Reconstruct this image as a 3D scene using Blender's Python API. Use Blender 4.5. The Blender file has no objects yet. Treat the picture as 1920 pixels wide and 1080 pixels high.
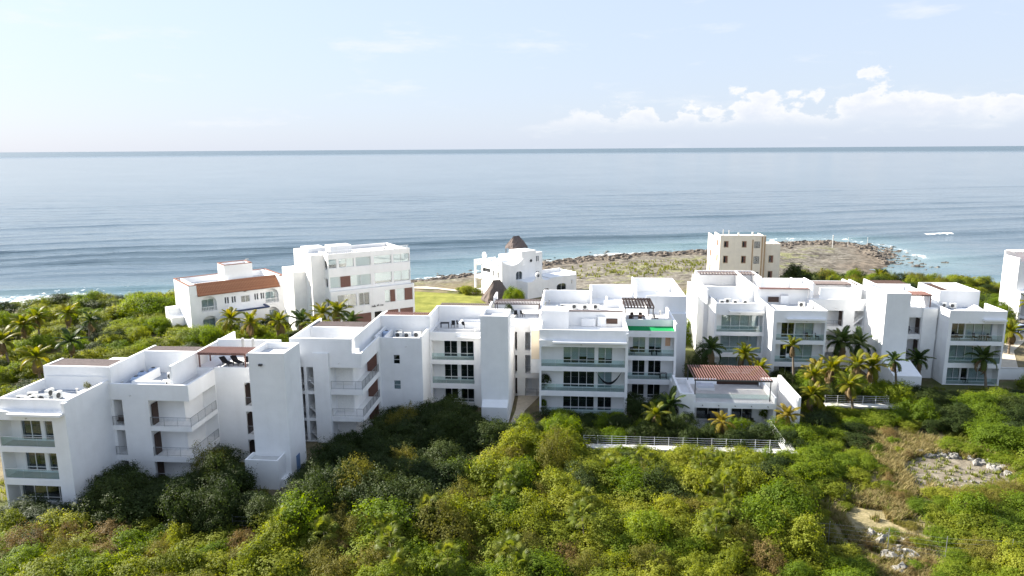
import bpy, math, random
import numpy as np
from mathutils import Vector, Matrix, noise as mnoise

random.seed(7)
rng = np.random.default_rng(7)
S = bpy.context.scene
COL = S.collection

# ------------------------------------------------------------------ camera
F_PX, CAM_H = 1350.0, 34.0
YAW, ROLL = math.radians(5.0), math.radians(0.36)
PITCH = math.atan((540 - 279) / F_PX)
fw = Vector((-math.sin(YAW) * math.cos(PITCH), math.cos(YAW) * math.cos(PITCH), -math.sin(PITCH)))
r0 = Vector((math.cos(YAW), math.sin(YAW), 0.0))
u0 = r0.cross(fw)
cR = r0 * math.cos(ROLL) - u0 * math.sin(ROLL)
cU = u0 * math.cos(ROLL) + r0 * math.sin(ROLL)
cam_d = bpy.data.cameras.new('camera')
cam_d.sensor_width = 36.0
cam_d.lens = F_PX * 36.0 / 1920.0
cam_d.clip_start = 0.5
cam_d.clip_end = 200000.0
cam = bpy.data.objects.new('camera', cam_d)
cam.matrix_world = Matrix(((cR.x, cU.x, -fw.x, 0), (cR.y, cU.y, -fw.y, 0), (cR.z, cU.z, -fw.z, CAM_H), (0, 0, 0, 1)))
COL.objects.link(cam)
S.camera = cam

# ------------------------------------------------------------------ sky and sun
SUN_AZ, SUN_EL = math.radians(-70.0), math.radians(30.0)      # azimuth from +Y towards +X
sun_dir = Vector((math.sin(SUN_AZ) * math.cos(SUN_EL), math.cos(SUN_AZ) * math.cos(SUN_EL), math.sin(SUN_EL)))
W = bpy.data.worlds.new('World')
S.world = W
W.use_nodes = True
wn, wl = W.node_tree.nodes, W.node_tree.links
wn.clear()
w_out = wn.new('ShaderNodeOutputWorld')
w_bg = wn.new('ShaderNodeBackground')
w_bg.inputs['Strength'].default_value = 0.10
sky = wn.new('ShaderNodeTexSky')
sky.sky_type = 'NISHITA'
sky.sun_disc = False
sky.sun_elevation = SUN_EL
sky.sun_rotation = SUN_AZ
sky.altitude = 30.0
sky.air_density = 1.0
sky.dust_density = 0.7
sky.ozone_density = 2.2


def wnode(t, **kw):
    n = wn.new(t)
    for k, v in kw.items():
        setattr(n, k, v)
    return n


def wmath(op, a, b=None, c=None):
    n = wn.new('ShaderNodeMath')
    n.operation = op
    for i, v in enumerate((a, b, c)):
        if v is None:
            continue
        if isinstance(v, (int, float)):
            n.inputs[i].default_value = v
        else:
            wl.new(v, n.inputs[i])
    return n.outputs[0]


def wramp(v, lo, hi):
    n = wn.new('ShaderNodeMapRange')
    n.interpolation_type = 'SMOOTHSTEP'
    wl.new(v, n.inputs['Value'])
    n.inputs['From Min'].default_value = lo
    n.inputs['From Max'].default_value = hi
    return n.outputs[0]


# clouds: a low bank of cumulus standing over the sea, thin wisps higher up
tc = wnode('ShaderNodeTexCoord')
sep = wnode('ShaderNodeSeparateXYZ')
wl.new(tc.outputs['Generated'], sep.inputs[0])
dx, dy, dz = sep.outputs
az = wmath('ARCTAN2', dx, dy)
el = wmath('ARCSINE', dz)
comb = wnode('ShaderNodeCombineXYZ')
wl.new(wmath('MULTIPLY', az, 9.0), comb.inputs[0])
wl.new(wmath('MULTIPLY', el, 14.0), comb.inputs[1])
n_big = wnode('ShaderNodeTexNoise')
n_big.inputs['Scale'].default_value = 0.55
n_big.inputs['Detail'].default_value = 2.0
comb1 = wnode('ShaderNodeCombineXYZ')
wl.new(wmath('ADD', wmath('MULTIPLY', az, 9.0), 3.1), comb1.inputs[0])
wl.new(comb1.outputs[0], n_big.inputs['Vector'])
n_puff = wnode('ShaderNodeTexNoise')
n_puff.inputs['Scale'].default_value = 2.6
n_puff.inputs['Detail'].default_value = 7.0
n_puff.inputs['Roughness'].default_value = 0.56
wl.new(comb.outputs[0], n_puff.inputs['Vector'])
# bank height along the horizon (radians of elevation)
top_h = wmath('ADD', wmath('MULTIPLY', wmath('SUBTRACT', n_big.outputs['Fac'], 0.36), 0.16), wmath('MULTIPLY', wmath('SUBTRACT', n_puff.outputs['Fac'], 0.5), 0.16))
base_h = 0.030
gate = wramp(az, -0.16, 0.16)                                   # the bank grows towards the south-west coast
top_h = wmath('ADD', base_h - 0.010, wmath('MULTIPLY', wmath('ADD', top_h, 0.022), gate))
above = wmath('SUBTRACT', top_h, el)
m_top = wramp(above, 0.0, 0.013)
m_base = wramp(el, base_h - 0.012, base_h + 0.016)
bank = wmath('MULTIPLY', wmath('MULTIPLY', m_top, m_base), wmath('MULTIPLY_ADD', gate, 0.42, 0.50))
# wisps
comb2 = wnode('ShaderNodeCombineXYZ')
wl.new(wmath('MULTIPLY', az, 3.4), comb2.inputs[0])
wl.new(wmath('MULTIPLY', el, 15.0), comb2.inputs[1])
comb2.inputs[2].default_value = 4.7
n_w = wnode('ShaderNodeTexNoise')
n_w.inputs['Scale'].default_value = 1.7
n_w.inputs['Detail'].default_value = 6.0
n_w.inputs['Roughness'].default_value = 0.6
wl.new(comb2.outputs[0], n_w.inputs['Vector'])
wisp = wmath('MULTIPLY', wramp(n_w.outputs['Fac'], 0.54, 0.74), 0.6)
hz = wmath('MULTIPLY', wmath('POWER', 2.718, wmath('MULTIPLY', wmath('MAXIMUM', el, 0.0), -0.45)), 0.93)  # slow falloff keeps the unseen sky overhead pale, filling the shaded walls
shade = wnode('ShaderNodeMix', data_type='RGBA')
wl.new(wramp(above, 0.0, 0.055), shade.inputs['Factor'])
shade.inputs['A'].default_value = (3.0, 3.0, 3.05, 1)
shade.inputs['B'].default_value = (2.4, 2.55, 2.85, 1)
mx0 = wnode('ShaderNodeMix', data_type='RGBA')
wl.new(hz, mx0.inputs['Factor'])
wl.new(sky.outputs[0], mx0.inputs['A'])
mx0.inputs['B'].default_value = (1.92, 2.16, 2.62, 1)
mx1 = wnode('ShaderNodeMix', data_type='RGBA')
wl.new(wisp, mx1.inputs['Factor'])
wl.new(mx0.outputs['Result'], mx1.inputs['A'])
mx1.inputs['B'].default_value = (2.8, 2.88, 3.0, 1)
mx2 = wnode('ShaderNodeMix', data_type='RGBA')
wl.new(bank, mx2.inputs['Factor'])
wl.new(mx1.outputs['Result'], mx2.inputs['A'])
wl.new(shade.outputs['Result'], mx2.inputs['B'])
wl.new(mx2.outputs['Result'], w_bg.inputs['Color'])
wl.new(w_bg.outputs[0], w_out.inputs['Surface'])

sun_l = bpy.data.lights.new('sun', 'SUN')
sun_l.energy = 4.7
sun_l.angle = math.radians(0.53)
sun_l.color = (1.0, 0.94, 0.84)
sun_o = bpy.data.objects.new('sun', sun_l)
sun_o.rotation_euler = sun_dir.to_track_quat('Z', 'Y').to_euler()
sun_o.location = (0, 0, 80)
COL.objects.link(sun_o)

S.view_settings.view_transform = 'Standard'
S.view_settings.look = 'None'
S.view_settings.exposure = 1.78
S.view_settings.gamma = 1.0
S.view_settings.use_curve_mapping = False
S.cycles.max_bounces = 8
S.cycles.transparent_max_bounces = 24
S.cycles.caustics_reflective = False
S.cycles.caustics_refractive = False


# ------------------------------------------------------------------ mesh helpers
class MB:
    """collects shapes, becomes ONE mesh"""
    def __init__(s):
        s.v, s.f = [], []

    def poly(s, vs, fs):
        n = len(s.v)
        s.v.extend(vs)
        s.f.extend([tuple(i + n for i in f) for f in fs])
        return s

    def box(s, x0, x1, y0, y1, z0, z1):
        return s.poly([(x0, y0, z0), (x1, y0, z0), (x1, y1, z0), (x0, y1, z0), (x0, y0, z1), (x1, y0, z1), (x1, y1, z1), (x0, y1, z1)],
                      [(0, 3, 2, 1), (4, 5, 6, 7), (0, 1, 5, 4), (1, 2, 6, 5), (2, 3, 7, 6), (3, 0, 4, 7)])

    def prism(s, pts, y0, y1):
        """polygon in x,z extruded along y"""
        n = len(pts)
        vs = [(x, y0, z) for x, z in pts] + [(x, y1, z) for x, z in pts]
        fs = [tuple(range(n)), tuple(range(2 * n - 1, n - 1, -1))]
        fs += [(i, i + n, (i + 1) % n + n, (i + 1) % n) for i in range(n)]
        return s.poly(vs, fs)

    def prismx(s, pts, x0, x1):
        """polygon in y,z extruded along x"""
        n = len(pts)
        vs = [(x0, y, z) for y, z in pts] + [(x1, y, z) for y, z in pts]
        fs = [tuple(range(n)), tuple(range(2 * n - 1, n - 1, -1))]
        fs += [(i, i + n, (i + 1) % n + n, (i + 1) % n) for i in range(n)]
        return s.poly(vs, fs)

    def prismz(s, pts, z0, z1):
        n = len(pts)
        vs = [(x, y, z0) for x, y in pts] + [(x, y, z1) for x, y in pts]
        fs = [tuple(range(n - 1, -1, -1)), tuple(range(n, 2 * n))]
        fs += [(i, (i + 1) % n, (i + 1) % n + n, i + n) for i in range(n)]
        return s.poly(vs, fs)

    def tube(s, pts, rad, n=6):
        if not hasattr(rad, '__len__'):
            rad = [rad] * len(pts)
        P = [Vector(p) for p in pts]
        vs, fs = [], []
        for i, p in enumerate(P):
            d = (P[min(i + 1, len(P) - 1)] - P[max(i - 1, 0)]).normalized()
            a = d.cross(Vector((0, 0, 1)))
            if a.length < 1e-3:
                a = d.cross(Vector((1, 0, 0)))
            a.normalize()
            b = d.cross(a)
            for k in range(n):
                t = 2 * math.pi * k / n
                q = p + (a * math.cos(t) + b * math.sin(t)) * rad[i]
                vs.append(tuple(q))
        for i in range(len(P) - 1):
            for k in range(n):
                fs.append((i * n + k, i * n + (k + 1) % n, (i + 1) * n + (k + 1) % n, (i + 1) * n + k))
        fs.append(tuple(range(n)))
        fs.append(tuple(range(len(P) * n - 1, (len(P) - 1) * n - 1, -1)))
        return s.poly(vs, fs)

    def solid(s, ops):
        """axis-aligned boxes added (+1) and carved (-1) in order; one clean shell"""
        xs = sorted({round(v, 4) for o in ops for v in o[1:3]})
        ys = sorted({round(v, 4) for o in ops for v in o[3:5]})
        zs = sorted({round(v, 4) for o in ops for v in o[5:7]})
        ix = {v: i for i, v in enumerate(xs)}
        iy = {v: i for i, v in enumerate(ys)}
        iz = {v: i for i, v in enumerate(zs)}
        occ = np.zeros((len(xs) + 1, len(ys) + 1, len(zs) + 1), bool)
        for o in ops:
            a, b, c, d, e, f = [round(v, 4) for v in o[1:]]
            occ[ix[a] + 1:ix[b] + 1, iy[c] + 1:iy[d] + 1, iz[e] + 1:iz[f] + 1] = o[0] > 0
        vid, vs, fs = {}, [], []

        def V(i, j, k):
            key = (i, j, k)
            if key not in vid:
                vid[key] = len(vs)
                vs.append((xs[i], ys[j], zs[k]))
            return vid[key]
        o = occ
        for i, j, k in np.argwhere(o[:-1] != o[1:]):
            q = (V(i, j - 1, k - 1), V(i, j, k - 1), V(i, j, k), V(i, j - 1, k))
            fs.append(q if o[i, j, k] else q[::-1])
        for i, j, k in np.argwhere(o[:, :-1] != o[:, 1:]):
            q = (V(i - 1, j, k - 1), V(i - 1, j, k), V(i, j, k), V(i, j, k - 1))
            fs.append(q if o[i, j, k] else q[::-1])
        for i, j, k in np.argwhere(o[:, :, :-1] != o[:, :, 1:]):
            q = (V(i - 1, j - 1, k), V(i, j - 1, k), V(i, j, k), V(i - 1, j, k))
            fs.append(q if o[i, j, k] else q[::-1])
        return s.poly(vs, fs)

    def mesh(s, name, shift=(0, 0, 0)):
        me = bpy.data.meshes.new(name)
        sx, sy, sz = shift
        me.from_pydata([(x - sx, y - sy, z - sz) for x, y, z in s.v], [], s.f)
        me.update()
        return me


def np_mesh(name, V, Q, attrs=None, smooth=False):
    me = bpy.data.meshes.new(name)
    V = np.asarray(V, np.float32)
    Q = np.asarray(Q, np.int32)
    k = Q.shape[1]
    me.vertices.add(len(V))
    me.vertices.foreach_set('co', V.ravel())
    me.loops.add(Q.size)
    me.loops.foreach_set('vertex_index', Q.ravel())
    me.polygons.add(len(Q))
    me.polygons.foreach_set('loop_start', np.arange(0, Q.size, k, dtype=np.int32))
    me.polygons.foreach_set('loop_total', np.full(len(Q), k, np.int32))
    if smooth:
        me.polygons.foreach_set('use_smooth', np.ones(len(Q), bool))
    for an, av in (attrs or {}).items():
        at = me.attributes.new(an, 'FLOAT', 'POINT')
        at.data.foreach_set('value', np.asarray(av, np.float32))
    me.update()
    me.validate()
    return me


def link(name, data, parent=None, mat=None):
    o = bpy.data.objects.new(name, data)
    COL.objects.link(o)
    if parent is not None:
        o.parent = parent
    if mat is not None and data is not None and not data.materials:
        data.materials.append(mat)
    return o


def tag(o, label=None, cat=None, group=None, kind=None):
    if label:
        o['label'] = label
    if cat:
        o['category'] = cat
    if group:
        o['group'] = group
    if kind:
        o['kind'] = kind
    return o


class Thing:
    """an Empty at the thing's base; parts are given in world axes (local=False) or in the thing's own frame"""
    def __init__(s, name, label, cat, loc, rotz=0.0, group=None, local=False):
        s.e = link(name, None)
        s.e.location = loc
        s.e.rotation_euler = (0, 0, rotz)
        tag(s.e, label, cat, group)
        s.shift = (0, 0, 0) if local else loc

    def part(s, name, mb, mat, parent=None, label=None):
        o = link(name, mb.mesh(name, s.shift), parent or s.e, mat)
        if label:
            o['label'] = label
        return o


def copy_tree(o, parent=None):
    c = o.copy()
    COL.objects.link(c)
    c.parent = parent
    for ch in list(o.children):
        copy_tree(ch, c)
    return c


# ------------------------------------------------------------------ materials
def mat(name, col, rough=0.8, var=0.06, scale=1.5, spec=0.3, metal=0.0, col2=None, bump=0.0, bscale=None, streak=0.0):
    m = bpy.data.materials.new(name)
    m.use_nodes = True
    nt = m.node_tree
    N, L = nt.nodes, nt.links
    p = N['Principled BSDF']
    p.inputs['Roughness'].default_value = rough
    p.inputs['Metallic'].default_value = metal
    p.inputs['Specular IOR Level'].default_value = spec
    t = N.new('ShaderNodeTexCoord')
    nz = N.new('ShaderNodeTexNoise')
    nz.inputs['Scale'].default_value = scale
    nz.inputs['Detail'].default_value = 6
    nz.inputs['Roughness'].default_value = 0.62
    L.new(t.outputs['Object'], nz.inputs['Vector'])
    mr = N.new('ShaderNodeMapRange')
    mr.inputs['From Min'].default_value = 0.3
    mr.inputs['From Max'].default_value = 0.7
    L.new(nz.outputs['Fac'], mr.inputs['Value'])
    mx = N.new('ShaderNodeMix')
    mx.data_type = 'RGBA'
    c1 = tuple(max(0, c * (1 - var)) for c in col)
    c2 = col2 if col2 else tuple(min(1, c * (1 + var)) for c in col)
    mx.inputs['A'].default_value = (*c1, 1)
    mx.inputs['B'].default_value = (*c2, 1)
    L.new(mr.outputs[0], mx.inputs['Factor'])
    out = mx.outputs['Result']
    if streak:
        mp = N.new('ShaderNodeMapping')
        mp.inputs['Scale'].default_value = (1.1, 1.1, 0.13)
        L.new(t.outputs['Object'], mp.inputs['Vector'])
        ns = N.new('ShaderNodeTexNoise')
        ns.inputs['Scale'].default_value = 1.0
        ns.inputs['Detail'].default_value = 5
        L.new(mp.outputs[0], ns.inputs['Vector'])
        m2 = N.new('ShaderNodeMapRange')
        m2.inputs['From Min'].default_value = 0.52
        m2.inputs['From Max'].default_value = 0.78
        m2.inputs['To Max'].default_value = streak
        L.new(ns.outputs['Fac'], m2.inputs['Value'])
        mm = N.new('ShaderNodeMix')
        mm.data_type = 'RGBA'
        L.new(m2.outputs[0], mm.inputs['Factor'])
        L.new(out, mm.inputs['A'])
        mm.inputs['B'].default_value = (col[0] * .62, col[1] * .60, col[2] * .55, 1)
        out = mm.outputs['Result']
    L.new(out, p.inputs['Base Color'])
    if bump:
        bp = N.new('ShaderNodeBump')
        bp.inputs['Strength'].default_value = bump
        bp.inputs['Distance'].default_value = 0.05
        nb = N.new('ShaderNodeTexNoise')
        nb.inputs['Scale'].default_value = bscale or scale * 4
        nb.inputs['Detail'].default_value = 5
        L.new(t.outputs['Object'], nb.inputs['Vector'])
        L.new(nb.outputs['Fac'], bp.inputs['Height'])
        L.new(bp.outputs[0], p.inputs['Normal'])
    return m


def glass_mat(name, tint, refl=0.14):
    m = bpy.data.materials.new(name)
    m.use_nodes = True
    N, L = m.node_tree.nodes, m.node_tree.links
    N.clear()
    o = N.new('ShaderNodeOutputMaterial')
    t = N.new('ShaderNodeBsdfTransparent')
    t.inputs['Color'].default_value = (*tint, 1)
    g = N.new('ShaderNodeBsdfGlossy')
    g.inputs['Roughness'].default_value = 0.03
    lw = N.new('ShaderNodeLayerWeight')
    lw.inputs['Blend'].default_value = refl
    mr = N.new('ShaderNodeMapRange')
    mr.inputs['To Min'].default_value = refl * 0.6
    mr.inputs['To Max'].default_value = 1.0
    L.new(lw.outputs['Fresnel'], mr.inputs['Value'])
    x = N.new('ShaderNodeMixShader')
    L.new(mr.outputs[0], x.inputs[0])
    L.new(t.outputs[0], x.inputs[1])
    L.new(g.outputs[0], x.inputs[2])
    L.new(x.outputs[0], o.inputs['Surface'])
    return m


M = {}
M['plaster'] = mat('white_plaster', (0.84, 0.84, 0.835), 0.85, 0.05, 0.5, 0.2, streak=0.13)
M['plaster2'] = mat('warm_white_plaster', (0.83, 0.815, 0.79), 0.85, 0.04, 0.9, 0.2, streak=0.18)
M['cream'] = mat('cream_tone', (0.78, 0.66, 0.50), 0.85, 0.04, 1.0, 0.2, streak=0.10)
M['beige'] = mat('beige_plaster', (0.78, 0.70, 0.57), 0.85, 0.06, 0.8, 0.2, streak=0.2)
M['tan'] = mat('tan_trim', (0.42, 0.29, 0.17), 0.8, 0.08, 2.0)
M['deck'] = mat('roof_membrane', (0.60, 0.60, 0.60), 0.8, 0.10, 0.8, 0.25, streak=0.0)
M['shadedeck'] = mat('shaded_roof_membrane', (0.33, 0.36, 0.41), 0.7, 0.18, 0.9, 0.3)  # roof membrane again, with its bluish shade put into the colour
M['floor'] = mat('balcony_floor_tile', (0.52, 0.52, 0.50), 0.6, 0.08, 1.2, 0.3)
M['frame'] = mat('white_aluminium', (0.74, 0.75, 0.76), 0.45, 0.02, 2.0, 0.5)
M['steel'] = mat('steel_railing', (0.30, 0.31, 0.32), 0.4, 0.05, 3.0, 0.5, metal=0.6)
M['darksteel'] = mat('dark_steel', (0.06, 0.06, 0.06), 0.5, 0.1, 3.0, 0.4)
M['wood'] = mat('dark_stained_wood', (0.055, 0.032, 0.024), 0.6, 0.25, 5.0, 0.3)
M['brown'] = mat('brown_panel', (0.17, 0.085, 0.065), 0.6, 0.12, 3.0, 0.3)
M['pergola'] = mat('red_brown_timber', (0.165, 0.085, 0.070), 0.65, 0.18, 3.0, 0.3)
M['greytimber'] = mat('weathered_timber', (0.155, 0.125, 0.118), 0.75, 0.2, 3.0, 0.2)
M['blind'] = mat('pale_roller_blind', (0.72, 0.74, 0.74), 0.9, 0.04, 1.5, 0.1)
M['curtain'] = mat('white_curtain', (0.78, 0.77, 0.74), 0.95, 0.08, 6.0, 0.1)
M['inside'] = mat('darkened_interior', (0.055, 0.058, 0.065), 0.9, 0.2, 1.0, 0.1)  # near-black colour stands in for the shade of rooms and recesses
M['glass'] = glass_mat('window_glass', (0.82, 0.89, 0.91), 0.16)
M['rail_glass'] = glass_mat('greenish_balustrade_glass', (0.86, 0.94, 0.935), 0.08)
M['black'] = mat('black_fabric', (0.02, 0.02, 0.022), 0.8, 0.2, 4.0, 0.2)
M['white'] = mat('white_paint', (0.80, 0.80, 0.80), 0.5, 0.03, 2.0, 0.4)
M['ac'] = mat('casing_enamel', (0.70, 0.70, 0.67), 0.5, 0.05, 3.0, 0.4)
M['shadetank'] = mat('shade_tinted_tank', (0.36, 0.45, 0.60), 0.45, 0.06, 2.0, 0.4)  # white tanks; the blue of their shade is painted in
M['darkblue'] = mat('blue_trim', (0.03, 0.05, 0.12), 0.5, 0.1, 3.0)
M['turf'] = mat('artificial_turf', (0.012, 0.24, 0.075), 0.9, 0.15, 6.0, 0.1)
M['terracotta'] = mat('terracotta_tile', (0.38, 0.15, 0.075), 0.8, 0.25, 3.0, 0.2, col2=(0.52, 0.26, 0.14))
M['redtrim'] = mat('red_brown_coping', (0.20, 0.085, 0.06), 0.8, 0.2, 3.0)
M['thatch'] = mat('palm_thatch', (0.135, 0.11, 0.10), 0.95, 0.3, 7.0, 0.1, bump=0.9, bscale=14)
M['concrete'] = mat('pale_concrete', (0.56, 0.55, 0.52), 0.8, 0.10, 1.2, 0.2)
M['sand'] = mat('pale_sandy_path', (0.50, 0.44, 0.35), 0.9, 0.14, 1.4, 0.1)
M['lawn'] = mat('mown_lawn', (0.17, 0.19, 0.035), 0.95, 0.3, 0.35, 0.1, col2=(0.26, 0.26, 0.06), bump=0.5, bscale=18)
M['trunk'] = mat('palm_trunk_bark', (0.21, 0.17, 0.13), 0.9, 0.25, 6.0, 0.1, bump=0.6, bscale=18)
M['bark'] = mat('shrub_bark', (0.12, 0.095, 0.07), 0.9, 0.25, 5.0, 0.1)
M['limestone'] = mat('grey_limestone', (0.24, 0.23, 0.21), 0.9, 0.3, 1.8, 0.15, bump=0.8, bscale=5)
M['driftrock'] = mat('dark_shore_rock', (0.16, 0.135, 0.11), 0.9, 0.35, 1.2, 0.2, bump=0.8, bscale=4)
M['cushion'] = mat('pale_cushion', (0.62, 0.66, 0.72), 0.9, 0.05, 3.0, 0.1)
M['orange'] = mat('faded_orange_cloth', (0.66, 0.42, 0.28), 0.9, 0.08, 3.0, 0.1)
M['bluepanel'] = mat('blue_door_paint', (0.16, 0.25, 0.42), 0.6, 0.06, 2.0)


def leaf_mat(name, c1, c2, c3, trans=0.38, rough=0.6):
    m = bpy.data.materials.new(name)
    m.use_nodes = True
    N, L = m.node_tree.nodes, m.node_tree.links
    p = N['Principled BSDF']
    p.inputs['Roughness'].default_value = rough
    p.inputs['Specular IOR Level'].default_value = 0.14
    a = N.new('ShaderNodeAttribute')
    a.attribute_name = 'tint'
    oi = N.new('ShaderNodeObjectInfo')
    ad = N.new('ShaderNodeMath')
    ad.operation = 'MULTIPLY_ADD'
    L.new(oi.outputs['Random'], ad.inputs[0])
    ad.inputs[1].default_value = 0.55
    sb = N.new('ShaderNodeMath')
    sb.operation = 'MULTIPLY_ADD'
    L.new(a.outputs['Fac'], sb.inputs[0])
    sb.inputs[1].default_value = 0.60
    sb.inputs[2].default_value = -0.08
    L.new(sb.outputs[0], ad.inputs[2])
    cr = N.new('ShaderNodeValToRGB')
    e = cr.color_ramp.elements
    e[0].color = (*c1, 1)
    e[1].color = (*c3, 1)
    e[1].position = 1.0
    k = e.new(0.5)
    k.color = (*c2, 1)
    L.new(ad.outputs[0], cr.inputs[0])
    L.new(cr.outputs[0], p.inputs['Base Color'])
    t = N.new('ShaderNodeBsdfTranslucent')
    hs = N.new('ShaderNodeHueSaturation')
    hs.inputs['Hue'].default_value = 0.49
    hs.inputs['Saturation'].default_value = 1.1
    hs.inputs['Value'].default_value = 1.5
    L.new(cr.outputs[0], hs.inputs['Color'])
    L.new(hs.outputs[0], t.inputs['Color'])
    x = N.new('ShaderNodeMixShader')
    x.inputs[0].default_value = trans
    L.new(p.outputs[0], x.inputs[1])
    L.new(t.outputs[0], x.inputs[2])
    L.new(x.outputs[0], N['Material Output'].inputs['Surface'])
    return m


LM = {
    'bright': leaf_mat('yellow_green_leaf', (0.105, 0.135, 0.014), (0.185, 0.215, 0.022), (0.275, 0.280, 0.036), 0.48),
    'lush': leaf_mat('mid_green_leaf', (0.070, 0.118, 0.012), (0.135, 0.195, 0.017), (0.22, 0.255, 0.028), 0.50),
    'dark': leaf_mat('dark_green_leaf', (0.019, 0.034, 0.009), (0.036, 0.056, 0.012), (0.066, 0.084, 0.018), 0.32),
    'olive': leaf_mat('olive_leaf', (0.090, 0.098, 0.016), (0.145, 0.142, 0.024), (0.215, 0.190, 0.040), 0.45),
    'dry': leaf_mat('dry_brown_leaf', (0.12, 0.09, 0.034), (0.185, 0.13, 0.048), (0.25, 0.185, 0.070), 0.38),
    'fan': leaf_mat('fan_palm_leaf', (0.075, 0.105, 0.014), (0.125, 0.155, 0.020), (0.20, 0.20, 0.032), 0.42, 0.45),
    'coco': leaf_mat('coconut_leaf', (0.060, 0.090, 0.012), (0.145, 0.160, 0.016), (0.27, 0.225, 0.024), 0.48, 0.45),
    'cocodark': leaf_mat('dark_coconut_leaf', (0.020, 0.042, 0.012), (0.042, 0.072, 0.016), (0.095, 0.115, 0.020), 0.36, 0.45),
    'cocogold': leaf_mat('golden_coconut_leaf', (0.14, 0.13, 0.018), (0.22, 0.185, 0.028), (0.31, 0.235, 0.045), 0.46, 0.45),
    'dead': leaf_mat('dead_frond', (0.13, 0.095, 0.05), (0.20, 0.145, 0.075), (0.27, 0.20, 0.11), 0.25, 0.7),
    'grass': leaf_mat('dry_grass_blade', (0.19, 0.155, 0.062), (0.26, 0.215, 0.09), (0.34, 0.29, 0.13), 0.36),
    'greengrass': leaf_mat('green_grass_blade', (0.08, 0.11, 0.018), (0.15, 0.17, 0.028), (0.23, 0.215, 0.055), 0.35),
}

# ------------------------------------------------------------------ terrain and sea
SEA_Z = -4.0
SHORE = np.array([(-2500, -900), (-600, -60), (-300, 92), (-215, 130), (-170, 149), (-140, 161), (-122, 168), (-107, 175), (-90, 183), (-76, 191), (-60, 199), (-47, 205), (-32, 218),
                  (-18, 235), (-5, 247), (9, 258), (26, 266), (48, 273), (66, 286), (84, 298), (103, 303), (115, 289), (113, 266), (106, 243), (95, 231),
                  (97, 217), (110, 206), (126, 196), (150, 184), (230, 160), (500, 90), (2500, -500)], float)
_tab = np.random.default_rng(3).random((257, 257))
_tab[256] = _tab[0]
_tab[:, 256] = _tab[:, 0]


def vnoise(x, y):
    x, y = np.asarray(x, float), np.asarray(y, float)
    i, j = np.floor(x).astype(int), np.floor(y).astype(int)
    u, v = x - i, y - j
    u, v = u * u * (3 - 2 * u), v * v * (3 - 2 * v)
    i, j = i % 256, j % 256
    return (_tab[i, j] * (1 - u) + _tab[i + 1, j] * u) * (1 - v) + (_tab[i, j + 1] * (1 - u) + _tab[i + 1, j + 1] * u) * v


def fbm(x, y, o=4):
    s, a, t = 0, 1, 0
    for k in range(o):
        s = s + a * vnoise(x * 2 ** k + 17.3 * k, y * 2 ** k + 9.1 * k)
        t += a
        a *= 0.5
    return s / t - 0.5


def shore_dist(x, y):
    """signed distance to the waterline, positive on land"""
    x, y = np.asarray(x, float), np.asarray(y, float)
    best = np.full(x.shape, 1e9)
    inside = np.zeros(x.shape, bool)
    pts = np.vstack([SHORE, [(2500, -3000), (-2500, -3000)]])
    for a, b in zip(pts, np.roll(pts, -1, 0)):
        d = b - a
        t = np.clip(((x - a[0]) * d[0] + (y - a[1]) * d[1]) / (d @ d), 0, 1)
        best = np.minimum(best, np.hypot(x - a[0] - t * d[0], y - a[1] - t * d[1]))
        if a[1] != b[1]:
            c = ((a[1] > y) != (b[1] > y)) & (x < d[0] * (y - a[1]) / d[1] + a[0])
            inside ^= c
    return np.where(inside, best, -best)


def sstep(t):
    t = np.clip(t, 0, 1)
    return t * t * (3 - 2 * t)


def land_z(x, y, d=None):
    x, y = np.asarray(x, float), np.asarray(y, float)
    if d is None:
        d = shore_dist(x, y)
    d = d + 2.2 * fbm(x * 0.13, y * 0.13, 4) * 2
    Wd = 24 + 44 * sstep((x + 26) / 30)
    z = -4.35 + 0.75 * sstep(d / 5) + 3.6 * sstep((d - 3) / Wd)
    z = np.where(d < 0, -4.35 + d * 0.05, z)
    rocky = sstep((d + 4) / 4) * (1 - sstep((d - Wd * 0.9) / 14)) * (y > 130)
    ledge = np.abs(fbm(x * 0.10 + 5, y * 0.30 - 2, 4))
    z = z + rocky * (0.75 * (0.12 - ledge) * 2 + 0.55 * fbm(x * 0.5, y * 0.5, 3))
    z = z + 0.45 * fbm(x * 0.06, y * 0.06, 3) * sstep((60 - y) / 6)
    return z


def gz(x, y):
    return float(land_z(np.array([x]), np.array([y]))[0])


def axis(lo, hi, a, b, step, grow=1.25):
    v = list(np.arange(a, b + 1e-6, step))
    s = step
    while v[0] > lo:
        s *= grow
        v.insert(0, v[0] - s)
    s = step
    while v[-1] < hi:
        s *= grow
        v.append(v[-1] + s)
    return np.array(v)


def grid_mesh(name, X, Y, Zf, attrs=None):
    xx, yy = np.meshgrid(X, Y, indexing='ij')
    zz, at = Zf(xx, yy)
    V = np.stack([xx, yy, zz], -1).reshape(-1, 3)
    nx, ny = len(X), len(Y)
    idx = np.arange(nx * ny).reshape(nx, ny)
    Q = np.stack([idx[:-1, :-1], idx[1:, :-1], idx[1:, 1:], idx[:-1, 1:]], -1).reshape(-1, 4)
    return np_mesh(name, V, Q, {k: v.ravel() for k, v in at.items()}, smooth=True)


DIRT = [(35.0, 71.5), (35.4, 76.4), (38, 78.6), (42, 79.6), (45.8, 76.4), (45.4, 73.0), (41.2, 71.0)]
TRAIL = [(36, 87), (43, 84), (41, 80), (35.4, 76), (34.6, 70.4), (32.0, 66.4), (31.0, 60), (30.0, 56.0), (28.8, 52), (24.5, 52), (24.0, 57), (24.4, 61), (24.2, 65.0), (28.4, 68.6), (32.5, 73), (33.6, 80)]


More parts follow.
